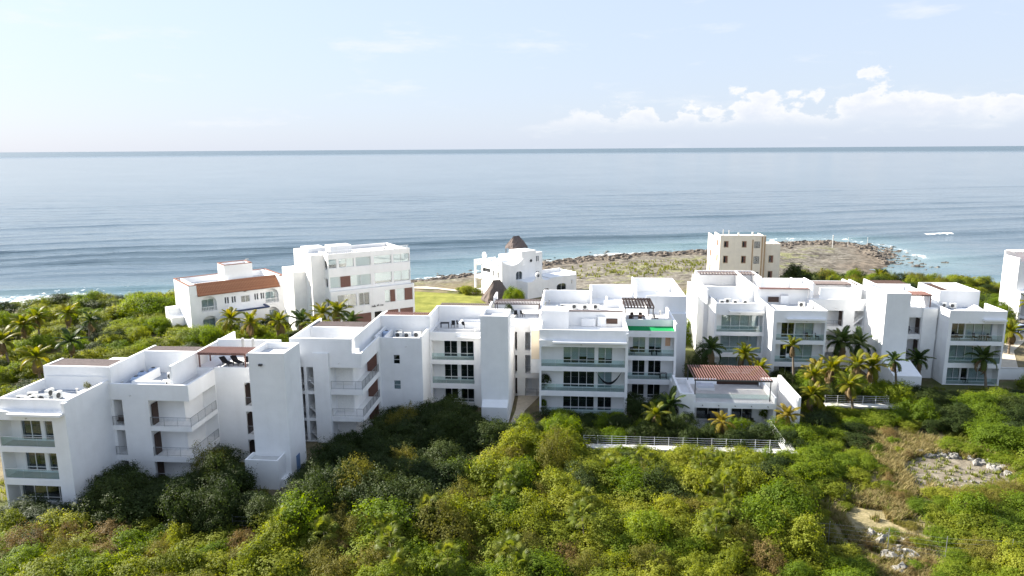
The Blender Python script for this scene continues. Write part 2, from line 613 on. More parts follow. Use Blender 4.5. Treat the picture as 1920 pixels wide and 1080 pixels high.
def in_poly(x, y, P):
    r = False
    for (ax, ay), (bx, by) in zip(P, P[1:] + P[:1]):
        if (ay > y) != (by > y) and x < (bx - ax) * (y - ay) / (by - ay) + ax:
            r = not r
    return r


def poly_soft(x, y, P, w):
    """1 inside, falling to 0 over w metres outside"""
    P = np.array(P, float)
    best = np.full(x.shape, 1e9)
    ins = np.zeros(x.shape, bool)
    for a, b in zip(P, np.roll(P, -1, 0)):
        d = b - a
        t = np.clip(((x - a[0]) * d[0] + (y - a[1]) * d[1]) / (d @ d), 0, 1)
        best = np.minimum(best, np.hypot(x - a[0] - t * d[0], y - a[1] - t * d[1]))
        if a[1] != b[1]:
            ins ^= ((a[1] > y) != (b[1] > y)) & (x < d[0] * (y - a[1]) / d[1] + a[0])
    return np.where(ins, 1.0, np.clip(1 - best / w, 0, 1))


def ground_f(x, y):
    d = shore_dist(x, y)
    z = land_z(x, y, d)
    dd = d + 4.4 * fbm(x * 0.13, y * 0.13, 4)
    dirt = poly_soft(x + 2 * fbm(x * .4, y * .4), y + 2 * fbm(x * .4 + 9, y * .4), DIRT, 1.5)
    trail = poly_soft(x, y, TRAIL, 2.5)
    return z, {'shore': dd, 'dirt': dirt, 'trail': trail, 'wide': 24 + 44 * sstep((x + 26) / 30)}


gmesh = grid_mesh('ground', axis(-2400, 2400, -165, 140, 1.1), axis(-900, 420, 40, 306, 1.1), ground_f)
gm = bpy.data.materials.new('ground_soil_and_rock')
gm.use_nodes = True
N, L = gm.node_tree.nodes, gm.node_tree.links
gp = N['Principled BSDF']
gp.inputs['Roughness'].default_value = 0.95
gp.inputs['Specular IOR Level'].default_value = 0.15


def nd(t, **kw):
    n = N.new(t)
    for k, v in kw.items():
        setattr(n, k, v)
    return n


def attr(nm):
    a = nd('ShaderNodeAttribute')
    a.attribute_name = nm
    return a.outputs['Fac']


def noise(scale, detail=6, rough=.6, vec=None):
    n = nd('ShaderNodeTexNoise')
    n.inputs['Scale'].default_value = scale
    n.inputs['Detail'].default_value = detail
    n.inputs['Roughness'].default_value = rough
    L.new(vec or geo_t.outputs['Object'], n.inputs['Vector'])
    return n.outputs['Fac']


def ramp(v, lo, hi, a=0.0, b=1.0, smooth=True):
    n = nd('ShaderNodeMapRange')
    n.interpolation_type = 'SMOOTHSTEP' if smooth else 'LINEAR'
    L.new(v, n.inputs['Value'])
    for k, q in (('From Min', lo), ('From Max', hi), ('To Min', a), ('To Max', b)):
        n.inputs[k].default_value = q
    return n.outputs[0]


def mixc(f, a, b):
    n = nd('ShaderNodeMix', data_type='RGBA')
    if isinstance(f, float):
        n.inputs['Factor'].default_value = f
    else:
        L.new(f, n.inputs['Factor'])
    for k, q in (('A', a), ('B', b)):
        if isinstance(q, tuple):
            n.inputs[k].default_value = (*q, 1)
        else:
            L.new(q, n.inputs[k])
    return n.outputs['Result']


def mth(op, a, b=0.0, c=0.0):
    n = nd('ShaderNodeMath', operation=op)
    for i, q in enumerate((a, b, c)):
        if isinstance(q, (int, float)):
            n.inputs[i].default_value = q
        else:
            L.new(q, n.inputs[i])
    return n.outputs[0]


geo_t = nd('ShaderNodeTexCoord')
soil = mixc(ramp(noise(0.35), .35, .65), (0.12, 0.10, 0.065), (0.20, 0.165, 0.095))
soil = mixc(ramp(noise(0.12), .48, .62), soil, (0.085, 0.095, 0.03))
dry = mixc(ramp(noise(1.3), .35, .65), (0.20, 0.17, 0.085), (0.30, 0.25, 0.14))
soil = mixc(attr('trail'), soil, dry)
bare = mixc(ramp(noise(0.9), .35, .65), (0.145, 0.122, 0.088), (0.245, 0.215, 0.165))
soil = mixc(attr('dirt'), soil, bare)
mpg = nd('ShaderNodeMapping')
mpg.inputs['Scale'].default_value = (0.22, 0.85, 1)
mpg.inputs['Rotation'].default_value = (0, 0, math.radians(-14))
L.new(geo_t.outputs['Object'], mpg.inputs['Vector'])
rock = mixc(ramp(noise(0.7, 8, .7), .38, .66), (0.10, 0.088, 0.072), (0.25, 0.23, 0.19))
rock = mixc(ramp(noise(0.75, 7, .65, mpg.outputs[0]), .52, .60), rock, (0.06, 0.052, 0.043))
wet = mixc(ramp(noise(0.5, 7, .68), .35, .62), (0.06, 0.05, 0.04), (0.20, 0.165, 0.125))
sh = attr('shore')
rock = mixc(ramp(mth('ADD', sh, mth('MULTIPLY', noise(0.06, 4), -14.0)), -2.0, 12.0), wet, rock)
veg = mixc(ramp(noise(1.6), .4, .62), (0.11, 0.125, 0.05), (0.26, 0.24, 0.14))
rock = mixc(mth('MULTIPLY', ramp(noise(0.16, 6, .65), .50, .60), ramp(sh, 14.0, 26.0)), rock, veg)
fac = ramp(mth('SUBTRACT', sh, attr('wide')), -4.0, 12.0)
L.new(mixc(fac, rock, soil), gp.inputs['Base Color'])
gb = nd('ShaderNodeBump')
gb.inputs['Strength'].default_value = 0.9
gb.inputs['Distance'].default_value = 0.25
L.new(noise(1.1, 9, .68), gb.inputs['Height'])
L.new(gb.outputs[0], gp.inputs['Normal'])
gmesh.materials.append(gm)
ground = link('ground', gmesh)
tag(ground, 'sandy scrub ground running down to a rocky shore', 'ground', kind='structure')

# sea: polar sheet with real swell near the shore
th = np.radians(np.arange(-88, 88.01, 0.36))
rr = [95.0]
while rr[-1] < 900:
    rr.append(rr[-1] * 1.0062)
while rr[-1] < 90000:
    rr.append(rr[-1] * 1.035)
rr = np.array(rr)
T, RR = np.meshgrid(th, rr, indexing='ij')
sx, sy = RR * np.sin(T), RR * np.cos(T)
cs = (sy - 0.33 * sx) / 1.053
ca = (sx + 0.33 * sy) / 1.053
cs = cs + 9 * fbm(ca * 0.012, cs * 0.004, 3) * 2
h = np.zeros_like(cs)
crestfoam = np.zeros_like(cs)
for s0, A, wl_, seed in ((206, .55, .010, 1), (216, .9, .009, 2), (243, .75, .006, 3), (262, .85, .008, 4), (272, 1.0, .007, 5), (288, 1.15, .006, 6), (309, .8, .007, 7), (336, .6, .008, 8), (372, .5, .008, 9), (410, .4, .008, 10), (455, .35, .008, 11), (505, .3, .008, 12), (560, .3, .008, 13)):
    amp = A * np.clip(0.35 + 1.9 * vnoise(ca * wl_ + seed * 7.7, np.full_like(ca, seed * 3.3)) - 0.62, 0.05, 1.3)
    q = cs - s0
    prof = np.where(q < 0, np.exp(-(q / 2.4) ** 2), np.exp(-(q / 4.2) ** 2))
    h += amp * prof * 1.0
    crestfoam = np.maximum(crestfoam, np.where(amp > A * 1.22, prof ** 3, 0) * (s0 < 300))
fade = 1 - sstep((RR - 420) / 480)
h += fade * (0.08 * np.sin(cs * 2 * math.pi / 17 + 9 * fbm(ca * .02, cs * .02)) + 0.55 * fbm(ca * 0.045, cs * 0.22, 5))
sd = -shore_dist(sx.ravel(), sy.ravel()).reshape(sx.shape)
damp = sstep((sd + 2) / 22) * (RR < 1500)
h *= damp
wob = 3.6 * fbm(sx * 0.10, sy * 0.10, 4) + 1.2 * fbm(sx * .4, sy * .4, 3)
foam = np.exp(-((sd - 1.0 + wob * 2.0) / 3.0) ** 2) * (0.05 + 0.85 * vnoise(sx * .05, sy * .05)) * (1 - .8 * sstep((sx - 60) / 20)) * .9
foam = np.maximum(foam, 0.45 * np.exp(-((sd - 9 + wob * 3) / 2.0) ** 2) * (vnoise(sx * .022 + 4, sy * .022) > .70))
westwash = np.exp(-((sx + 142) / 26) ** 2 - ((sd - 12) / 11) ** 2)
foam = np.maximum(foam, westwash * 0.5)
foam = np.maximum(foam, crestfoam * 0.9 * (vnoise(ca * .03, cs * .3) > .72) * (vnoise(ca * .016 + 31, np.zeros_like(ca)) > .74))
V = np.stack([sx, sy, SEA_Z + h], -1).reshape(-1, 3)
nx, ny = sx.shape
idx = np.arange(nx * ny).reshape(nx, ny)
Q = np.stack([idx[:-1, :-1], idx[1:, :-1], idx[1:, 1:], idx[:-1, 1:]], -1).reshape(-1, 4)[:, ::-1]
smesh = np_mesh('sea', V, Q, {'off': sd.ravel(), 'foam': np.clip(foam, 0, 1).ravel(), 'dist': RR.ravel()}, smooth=True)
sm = bpy.data.materials.new('sea_water')
sm.use_nodes = True
N, L = sm.node_tree.nodes, sm.node_tree.links
sp = N['Principled BSDF']
geo_t = nd('ShaderNodeTexCoord')
sp.inputs['IOR'].default_value = 1.33
off = attr('off')
shallow = mixc(ramp(noise(0.03, 5), .4, .6), (0.09, 0.155, 0.175), (0.14, 0.21, 0.22))
deep = mixc(ramp(noise(0.008, 4), .4, .62), (0.060, 0.095, 0.120), (0.085, 0.122, 0.148))
wcol = mixc(ramp(off, 5.0, 48.0), shallow, deep)
fo = attr('foam')
fmask = ramp(mth('ADD', fo, mth('MULTIPLY', mth('SUBTRACT', noise(0.55, 8, .7), 0.5), 1.5)), 0.36, 0.62)
L.new(mixc(fmask, wcol, (0.82, 0.84, 0.84)), sp.inputs['Base Color'])
L.new(mth('ADD', ramp(fmask, 0, 1, 0.13, 0.7), ramp(attr('dist'), 4500.0, 8000.0, 0.0, 0.26)), sp.inputs['Roughness'])
mpa = nd('ShaderNodeMapping')
mpa.inputs['Rotation'].default_value = (0, 0, math.radians(-17))
mpa.inputs['Scale'].default_value = (0.10, 0.42, 1)
L.new(geo_t.outputs['Object'], mpa.inputs['Vector'])
mpb = nd('ShaderNodeMapping')
mpb.inputs['Rotation'].default_value = (0, 0, math.radians(-12))
mpb.inputs['Scale'].default_value = (0.012, 0.055, 1)
L.new(geo_t.outputs['Object'], mpb.inputs['Vector'])
hsum = mth('ADD', mth('MULTIPLY', noise(1.0, 5, .6, mpa.outputs[0]), 0.9), mth('MULTIPLY', noise(1.0, 5, .55, mpb.outputs[0]), 6.5))
hsum = mth('ADD', hsum, mth('MULTIPLY', noise(1.6, 3, .5), 0.12))
wb = nd('ShaderNodeBump')
wb.inputs['Distance'].default_value = 1.0
L.new(mth('ADD', ramp(attr('dist'), 3500.0, 7000.0, 0.11, 0.8), ramp(attr('dist'), 250.0, 1400.0, 0.16, 0.0)), wb.inputs['Strength'])
L.new(hsum, wb.inputs['Height'])
L.new(wb.outputs[0], sp.inputs['Normal'])
smesh.materials.append(sm)
sea = link('sea', smesh)
tag(sea, 'calm pale blue sea with low swell lines', 'sea', kind='structure')


def patch(name, pts, mat_, lift, label, step=1.0, kind='structure', thick=None):
    """a flat-laid sheet that follows the ground inside a polygon"""
    P = np.array(pts, float)
    mb = MB()
    # fan of a dense outline round the centroid, ground-following rings
    out = []
    for a, b in zip(P, np.roll(P, -1, 0)):
        n = max(1, int(np.hypot(*(b - a)) / step))
        out += [a + (b - a) * k / n for k in range(n)]
    out = np.array(out)
    c = P.mean(0)
    rings = 6
    vs = []
    for r in range(rings):
        t = 1 - r / rings
        q = c + (out - c) * t
        z = np.maximum(land_z(q[:, 0], q[:, 1]), -9) + lift
        vs += [(x, y, zz) for (x, y), zz in zip(q, z)]
    n = len(out)
    fs = [(r * n + k, r * n + (k + 1) % n, (r + 1) * n + (k + 1) % n, (r + 1) * n + k) for r in range(rings - 1) for k in range(n)]
    vs.append((c[0], c[1], gz(*c) + lift))
    fs += [((rings - 1) * n + k, (rings - 1) * n + (k + 1) % n, rings * n) for k in range(n)]
    mb.poly(vs, fs)
    o = link(name, mb.mesh(name), None, mat_)
    tag(o, label, name.replace('_', ' '), kind=kind)
    return o


patch('lawn', [(-36, 148), (-31, 140), (-18, 147), (-17, 158), (-22, 166), (-29, 167), (-38, 169), (-41, 165), (-39, 156)], M['lawn'], 0.10, 'mown green lawn beside the tall white block')
patch('path', [(-7.9, 84), (-6.5, 84), (-6.3, 90), (-4.6, 95.9), (-7.6, 95.9), (-7.5, 90)], M['sand'], 0.06, 'pale path leading between two white blocks')
patch('path', [(62, 108), (66, 108), (74, 124), (86, 138), (84, 142), (71, 128)], M['sand'], 0.06, 'pale sandy path beside the last white block')
patch('path', [(-41.5, 173), (-37, 173.5), (-28, 169.5), (-23, 167), (-23, 169), (-28, 171.5), (-37, 175.5), (-42, 175)], M['sand'], 0.14, 'pale stone edging path along the lawn')

# ------------------------------------------------------------------ building kit
def fbox(mb, face, c, u0, u1, d0, d1, z0, z1):
    if face == 'f':
        mb.box(u0, u1, c + d0, c + d1, z0, z1)
    elif face == 'l':
        mb.box(c + d0, c + d1, u0, u1, z0, z1)
    else:
        mb.box(c - d1, c - d0, u0, u1, z0, z1)


def hole(face, c, u0, u1, depth, z0, z1, eps=0.05):
    if face == 'f':
        return (-1, u0, u1, c - eps, c + depth, z0, z1)
    if face == 'l':
        return (-1, c - eps, c + depth, u0, u1, z0, z1)
    return (-1, c - depth, c + eps, u0, u1, z0, z1)


def window(T, face, c, u0, u1, z0, z1, n=2, blind=0.0, cover='blind', rail=0.0, frame='frame', inset=0.06, t=0.07, name='window', dark_lining=True):
    """frame part; panes, blind and lining are its sub-parts"""
    mb = MB()
    fbox(mb, face, c, u0, u1, inset, inset + .08, z0, z0 + t)
    fbox(mb, face, c, u0, u1, inset, inset + .08, z1 - t, z1)
    fbox(mb, face, c, u0, u0 + t, inset, inset + .08, z0 + t, z1 - t)
    fbox(mb, face, c, u1 - t, u1, inset, inset + .08, z0 + t, z1 - t)
    w = (u1 - u0) / n
    for k in range(1, n):
        fbox(mb, face, c, u0 + k * w - t / 2, u0 + k * w + t / 2, inset, inset + .08, z0 + t, z1 - t)
    if rail:
        for k in range(n):
            a = u0 + k * w + (t if k == 0 else t / 2)
            b = u0 + (k + 1) * w - (t if k == n - 1 else t / 2)
            fbox(mb, face, c, a, b, inset + .005, inset + .075, z0 + rail - .03, z0 + rail + .03)
    o = T.part(name, mb, M[frame])
    for k in range(n):
        a = u0 + k * w + (t if k == 0 else t / 2)
        b = u0 + (k + 1) * w - (t if k == n - 1 else t / 2)
        pm = MB()
        fbox(pm, face, c, a, b, inset + .03, inset + .045, z0 + t, z1 - t)
        T.part('pane', pm, M['glass'], o)
        bl = blind[k % len(blind)] if isinstance(blind, (list, tuple)) else blind
        if bl:
            bm_ = MB()
            fbox(bm_, face, c, a, b, inset + .20, inset + .23, z1 - t - (z1 - z0 - 2 * t) * bl, z1 - t)
            T.part(cover, bm_, M[cover], o)
    if dark_lining:  # box coloured near-black so the room behind looks unlit
        lm = MB()
        for q in ((u0 + .02, u1 - .02, 1.9, 1.94, z0 + .02, z1 - .02), (u0 + .005, u0 + .04, .4, 1.9, z0 + .02, z1 - .02), (u1 - .04, u1 - .005, .4, 1.9, z0 + .02, z1 - .02), (u0 + .04, u1 - .04, .4, 1.9, z0 + .005, z0 + .03), (u0 + .04, u1 - .04, .4, 1.9, z1 - .04, z1 - .005)):
            fbox(lm, face, c, *q)
        T.part('dark_lining', lm, M['inside'], o)
    return o


def glass_rail(T, face, c, u0, u1, z, h=0.95, d=0.05):
    mb = MB()
    fbox(mb, face, c, u0, u1, d - .02, d + .04, z, z + .05)
    fbox(mb, face, c, u0, u1, d - .01, d + .03, z + h, z + h + .035)
    o = T.part('balustrade', mb, M['frame'])
    n = max(1, round((u1 - u0) / 1.7))
    w = (u1 - u0) / n
    for k in range(n):
        pm = MB()
        fbox(pm, face, c, u0 + k * w + .02, u0 + (k + 1) * w - .02, d + .002, d + .016, z + .05, z + h)
        T.part('glass_panel', pm, M['rail_glass'], o)
    return o


def steel_rail(T, pts, z, h=1.0, step=0.13, name='railing', mat_='steel'):
    mb = MB()
    for a, b in zip(pts, pts[1:]):
        a, b = Vector((*a, 0)), Vector((*b, 0))
        Ln = (b - a).length
        mb.tube([(a.x, a.y, z + h), (b.x, b.y, z + h)], .028, 5)
        mb.tube([(a.x, a.y, z + .12), (b.x, b.y, z + .12)], .018, 4)
        n = max(1, int(Ln / step))
        for k in range(n + 1):
            p = a.lerp(b, k / n)
            big = k % 11 == 0 or k == n
            mb.tube([(p.x, p.y, z), (p.x, p.y, z + h)], .026 if big else .011, 4)
    return T.part(name, mb, M[mat_])


def pergola(T, x0, x1, y0, y1, z, step=.26, wd=.10, mat_='greytimber', along='y', posts=None, ht=.12, single=False):
    mb = MB()
    for yy in (y0 + .08, y1 - .08):
        mb.box(x0, x1, yy - .06, yy + .06, z - .14, z - .002)
    if posts is not None:
        for px in (x0 + .12, x1 - .12):
            for py in (y0 + .12, y1 - .12):
                mb.box(px - .06, px + .06, py - .06, py + .06, posts, z - .14)
    if not single:
        n = int((x1 - x0) / step)
        for k in range(n + 1):
            x = x0 + .05 + (x1 - x0 - .1) * k / n
            mb.box(x - wd / 2, x + wd / 2, y0, y1, z, z + ht)
        return T.part('pergola', mb, M[mat_])
    for yy in (y0 + .08, y1 - .08):
        T.part('beam', MB().box(x0, x1, yy - .06, yy + .06, z - .14, z - .002), M[mat_])
    for px in (x0 + .12, x1 - .12):
        for py in (y0 + .12, y1 - .12):
            T.part('post', MB().box(px - .05, px + .05, py - .05, py + .05, posts, z - .14), M['darksteel'])
    n = int((x1 - x0) / step)
    sm_ = MB().box(-wd / 2, wd / 2, y0, y1, 0, ht).mesh('slat', (0, T.shift[1], 0))
    for k in range(n + 1):
        x = x0 + .05 + (x1 - x0 - .1) * k / n
        s = link('slat', sm_, T.e, M[mat_])
        s.location = (x - T.shift[0], 0, z - T.shift[2])


def wall_boxes(T, boxes, mat_='plaster', name='wall'):
    """free-standing parapets and screen walls, cut to one clean shell"""
    return T.part(name, MB().solid([(1, *b) for b in boxes]), M[mat_])


FL = (0.06, 3.22, 6.48)        # floor levels
CE = (2.56, 5.92, 9.14)        # soffits


def balcony_block(T, x0, x1, yf, yb, rx0, rx1, wins, rd=1.5, deck=10.0, par=10.95, pt=.22, canopy=None, z0=0.0, fl=FL, ce=CE, rails=(1, 2), setback=.0, extra=(), backpar=False, deckm='deck'):
    ops = [(1, x0, x1, yf, yb, z0, deck)]
    ops += [(1, x0, x1, yf + setback, yb, deck, par)]
    ops += [(-1, x0 + pt, x1 - pt, yf + setback + pt, yb - (pt if backpar else 0), deck, par)]
    for i in range(len(fl)):
        ops.append(hole('f', yf, rx0, rx1, rd, fl[i], ce[i]))
    for (i, u0, u1, n, bl, cov, h) in wins:
        ops.append(hole('f', yf + rd, u0, u1, 2.2, fl[i] + .06, fl[i] + h))
    ops += list(extra)
    T.part('wall', MB().solid(ops), M['plaster'])
    for (i, u0, u1, n, bl, cov, h) in wins:
        window(T, 'f', yf + rd, u0, u1, fl[i] + .06, fl[i] + h, n, bl, cov, rail=0.45)
    for i in range(len(fl)):
        fm = MB().box(rx0 + .01, rx1 - .01, yf + .14, yf + rd - .01, fl[i] + .004, fl[i] + .02)
        T.part('balcony_floor', fm, M['floor'])
        if i in rails:
            glass_rail(T, 'f', yf, rx0 + .02, rx1 - .02, fl[i])
    T.part('roof_deck', MB().box(x0 + pt + .01, x1 - pt - .01, yf + setback + pt + .01, yb - pt, deck + .004, deck + .02), M[deckm])
    if canopy:
        T.part('canopy', MB().box(*canopy), M['plaster'])


# ------------------------------------------------------------------ left white block (stepped galleries and stair tower)
A = Thing('apartment_building', 'stepped white apartment block with open galleries and a windowless stair tower over a walled annex', 'building', (-42, 68, 0), group='white apartment blocks')
# end unit with glass balconies
wA = [(i, -53.2, -51.15, 2, 0, 'blind', 2.15) for i in (1, 2)] + [(i, -50.8, -49.72, 1, 0, 'blind', 2.15) for i in (1, 2)] + [(0, -54.05, -48.85, 4, 0, 'blind', 2.44)]
balcony_block(A, -54.4, -47.3, 60.05, 66.6, -54.2, -48.72, wA, rd=1.5, par=11.05, setback=.55, canopy=(-52.8, -47.5, 59.5, 60.049, 9.72, 9.94), rails=(1, 2),
              extra=[(1, -47.62, -47.3, 60.05, 66.6, 10.0, 10.9)], deckm='shadedeck')
# middle unit: galleries
ops = [(1, -47.3, -38.8, 66.5, 78.0, 0, 10.0), (1, -47.3, -38.8, 66.5, 66.75, 10.0, 10.72), (1, -39.05, -38.8, 66.5, 72.0, 10.0, 10.72)]
z_op = ((0.05, 2.35), (2.95, 5.72), (6.22, 9.02))
for a, b in z_op:
    ops.append((-1, -47.29, -46.0, 66.4, 68.3, a, b))
    ops.append((-1, -43.2, -38.7, 66.4, 68.2, a, b))
    ops.append((-1, -40.35, -38.7, 66.4, 71.9, a, b))
A.part('wall', MB().solid(ops), M['plaster'])
A.part('roof_deck', MB().box(-47.28, -41.12, 66.76, 72.58, 10.004, 10.02), M['shadedeck'])
A.part('roof_deck', MB().box(-40.83, -39.06, 66.76, 78, 10.004, 10.02), M['deck'])
for a, b in z_op:
    A.part('door', MB().box(-47.2, -47.12, 66.75, 67.75, a + .01, a + 2.2), M['wood'])
    A.part('door', MB().box(-43.1, -43.0, 66.8, 67.8, a + .01, a + 2.25), M['wood'])
    A.part('lamp', MB().box(-40.6, -40.35, 68.1, 68.199, b - .55, b - .35), M['darksteel'])
    steel_rail(A, [(-47.25, 66.56), (-46.02, 66.56)], a, .95)
    steel_rail(A, [(-43.15, 66.56), (-38.86, 66.56), (-38.86, 71.85)], a, .98)
wall_boxes(A, [(-54.2, -47.0, 66.6, 66.85, 10.0, 12.45), (-54.2, -53.95, 66.6, 69.4, 10.0, 12.45), (-47.25, -47.0, 66.6, 72.85, 10.0, 12.45), (-47.25, -40.85, 72.6, 72.85, 10.0, 12.45), (-41.1, -40.85, 67.3, 81.5, 10.0, 12.45), (-47.25, -47.0, 72.85, 75.0, 10, 12.45)])
wall_boxes(A, [(-54.4, -47.0, 66.6, 78.0, 0, 9.99)])
wall_boxes(A, [(-44.9, -44.72, 66.8, 71.6, 10.02, 10.95), (-44.9, -41.3, 66.76, 66.9, 10.02, 10.95)])
pergola(A, -53.94, -47.26, 66.9, 69.4, 12.28, .17, .10)
pergola(A, -46.98, -41.12, 72.9, 74.8, 12.28, .17, .10)
A.part('roof_pipe', MB().tube([(-54.0, 66.5, 11.42), (-47.4, 66.5, 11.42)], .03, 5), M['frame'])
# link to the tower
ops = [(1, -38.8, -33.0, 72.0, 80.0, 0, 10.85), (1, -33.0, -31.5, 72.0, 77.9, 0, 10.6), (1, -38.8, -35.0, 72, 72.2, 10.85, 10.95)]
for a, b in ((0.05, 2.7), (3.3, 5.95), (6.6, 9.25)):
    ops.append((-1, -35.6, -34.2, 71.9, 73.6, a, b))
A.part('wall', MB().solid(ops), M['plaster'])
for a in (0.05, 3.3, 6.6):
    A.part('door', MB().box(-35.58, -35.5, 72.15, 73.2, a, a + 2.3), M['wood'])
    steel_rail(A, [(-35.58, 72.06), (-34.22, 72.06)], a, .95)
A.part('terrace_floor', MB().box(-38.78, -33.2, 72.22, 77.9, 10.86, 10.88), M['deck'])
wall_boxes(A, [(-40.84, -33.3, 77.0, 77.25, 10.86, 12.7), (-33.3, -33.1, 72.0, 77.25, 10.86, 12.2), (-40.84, -38.9, 72.0, 77, 10.02, 10.85)])
pergola(A, -40.6, -35.2, 72.05, 74.6, 12.42, .22, .10, 'pergola', posts=10.88)
for px_ in (-37.4, -36.2):
    A.part('vent_pipe', MB().tube([(px_, 76.2, 10.88), (px_, 76.2, 13.1)], .16, 8), M['concrete'])
# stair tower and its annex
ops = [(1, -32.85, -29.1, 67.8, 72.0, 0, 13.85), (-1, -32.6, -29.35, 68.05, 71.75, 13.25, 13.85)]
A.part('tower', MB().solid(ops), M['plaster'])
A.part('roof_deck', MB().box(-32.58, -29.37, 68.07, 71.73, 13.254, 13.27), M['deck'])
ops = [(1, -33.15, -29.7, 65.9, 67.8, 0, 3.15), (-1, -32.98, -29.87, 66.07, 67.79, 2.75, 3.15), (1, -29.7, -29.1, 66.4, 67.8, 0, .9)]
A.part('annex', MB().solid(ops), M['plaster'])
A.part('annex_deck', MB().box(-32.97, -29.88, 66.08, 67.78, 2.754, 2.77), M['floor'])
A.part('flood_lamp', MB().box(-31.75, -31.4, 67.55, 67.799, 12.55, 12.75), M['darksteel'])
A.part('service_door', MB().box(-29.099, -29.05, 69.2, 70.1, .05, 2.2), M['bluepanel'])
# far gallery unit
ops = [(1, -32.8, -24.35, 78.2, 91.0, 0, 10.05), (1, -32.8, -25.45, 78.2, 78.45, 10.05, 12.65), (1, -25.45, -24.35, 78.2, 78.4, 10.05, 10.95), (1, -24.55, -24.35, 78.2, 86.3, 10.05, 10.95),
       (1, -30.05, -28.2, 77.95, 78.2, 0, 10.95)]
zz = ((0.1, 2.6), (3.2, 5.9), (6.55, 9.2))
for a, b in zz:
    ops += [(-1, -28.15, -24.2, 78.1, 79.9, a, b), (-1, -25.95, -24.2, 78.1, 85.4, a, b), (-1, -32.2, -31.3, 78.1, 80.4, a - .3 if a > 1 else a, b), (-1, -30.95, -30.1, 78.1, 80.4, a - .3 if a > 1 else a, b)]
A.part('wall', MB().solid(ops), M['plaster'])
for a, b in zz:
    A.part('door', MB().box(-25.85, -24.6, 85.34, 85.399, a + .01, a + 2.4), M['brown'])
    A.part('shutter_door', MB().box(-28.0, -26.05, 79.84, 79.899, a + .01, a + 2.3), M['curtain'])
    steel_rail(A, [(-28.1, 78.27), (-24.42, 78.27), (-24.42, 85.35)], a, .98)
    for u0, u1 in ((-32.18, -31.32), (-30.93, -30.12)):
        steel_rail(A, [(u0, 78.27), (u1, 78.27)], a, .9)
        A.part('stair_flight', MB().prism([(u0, a + .9), (u1, a + .05), (u1, a + .3), (u0, a + 1.15)], 78.6, 80.2), M['plaster'])
wall_boxes(A, [(-32.8, -32.55, 78.46, 88.5, 10.05, 12.6), (-32.54, -25.75, 84.4, 84.65, 10.05, 12.45), (-25.75, -25.5, 79.6, 92.9, 10.05, 12.45), (-25.5, -25.0, 79.6, 79.75, 10.05, 11.2)])
pergola(A, -32.5, -25.8, 84.7, 87.6, 12.3, .30, .13, 'greytimber')
A.part('roof_deck', MB().box(-32.5, -25.8, 78.47, 84.38, 10.054, 10.07), M['deck'])

# ------------------------------------------------------------------ second white block
B = Thing('apartment_building', 'white apartment block with two small square windows and a tall slab chimney-like tower', 'building', (-16, 89, 0), group='white apartment blocks')
ops = [(1, -25.05, -19.0, 86.3, 97.5, 0, 9.95), (1, -25.05, -19.0, 86.3, 86.52, 9.95, 10.72), (1, -19.22, -19.0, 86.3, 91.2, 9.95, 10.9), (1, -25.05, -24.8, 86.3, 91.2, 9.95, 10.9),
       hole('f', 86.3, -22.72, -21.85, 2.2, 7.25, 8.5), hole('f', 86.3, -22.76, -21.85, 2.2, 3.9, 5.12), (1, -23.9, -23.7, 86.6, 90.2, 9.95, 10.8)]
B.part('wall', MB().solid(ops), M['plaster'])
window(B, 'f', 86.3, -22.72, -21.85, 7.25, 8.5, 1, 0, rail=.6)
window(B, 'f', 86.3, -22.76, -21.85, 3.9, 5.12, 1, 1.0, rail=.6)
B.part('roof_deck', MB().box(-24.78, -19.24, 86.54, 91.18, 9.954, 9.97), M['shadedeck'])
wall_boxes(B, [(-25.48, -18.9, 91.2, 91.45, 9.96, 12.45), (-19.15, -18.9, 91.45, 97.6, 9.96, 12.45), (-25.48, -25.25, 91.45, 94.0, 9.96, 12.45)])
pergola(B, -25.2, -19.2, 91.5, 93.6, 12.28, .27, .11, 'pergola')
wB = [(i, -17.35, -15.5, 2, 0, 'blind', 2.3) for i in (0, 1, 2)] + [(i, -15.12, -13.3, 2, 0, 'blind', 2.3) for i in (0, 1, 2)]
balcony_block(B, -18.98, -11.55, 91.0, 97.4, -18.72, -13.05, wB, par=10.3, canopy=(-15.2, -11.7, 90.5, 90.999, 9.62, 9.84), rails=(1, 2))
wall_boxes(B, [(-18.88, -11.5, 97.4, 97.65, 9.9, 12.45), (-11.75, -11.5, 97.65, 100.2, 9.9, 12.6)])
wall_boxes(B, [(-25.0, -11.6, 97.7, 100.0, 0, 9.9)])
pergola(B, -18.8, -11.8, 97.7, 99.8, 12.28, .25, .11, 'greytimber')
ops = [(1, -11.5, -8.05, 86.0, 90.2, 0, 13.75), (-1, -11.27, -8.28, 86.23, 89.97, 13.2, 13.75)]
B.part('tower', MB().solid(ops), M['plaster'])
B.part('roof_deck', MB().box(-11.25, -8.3, 86.25, 89.95, 13.204, 13.22), M['deck'])
B.part('tower_foot', MB().prismx([(84.9, 0), (84.9, 2.3), (85.999, 2.95), (85.999, 0)], -11.35, -8.1), M['plaster'])
ops = [(1, -11.5, -8.05, 90.2, 96.0, 0, 9.9), (1, -11.5, -4.4, 96.0, 104.0, 0, 10.9)]
for a, b in ((0.05, 2.6), (3.35, 5.9), (6.6, 9.2)):
    ops += [(-1, -6.62, -4.5, 95.9, 97.8, a, b), (-1, -8.04, -7.75, 95.9, 97.2, a, b)]
B.part('wall', MB().solid(ops), M['plaster2'])
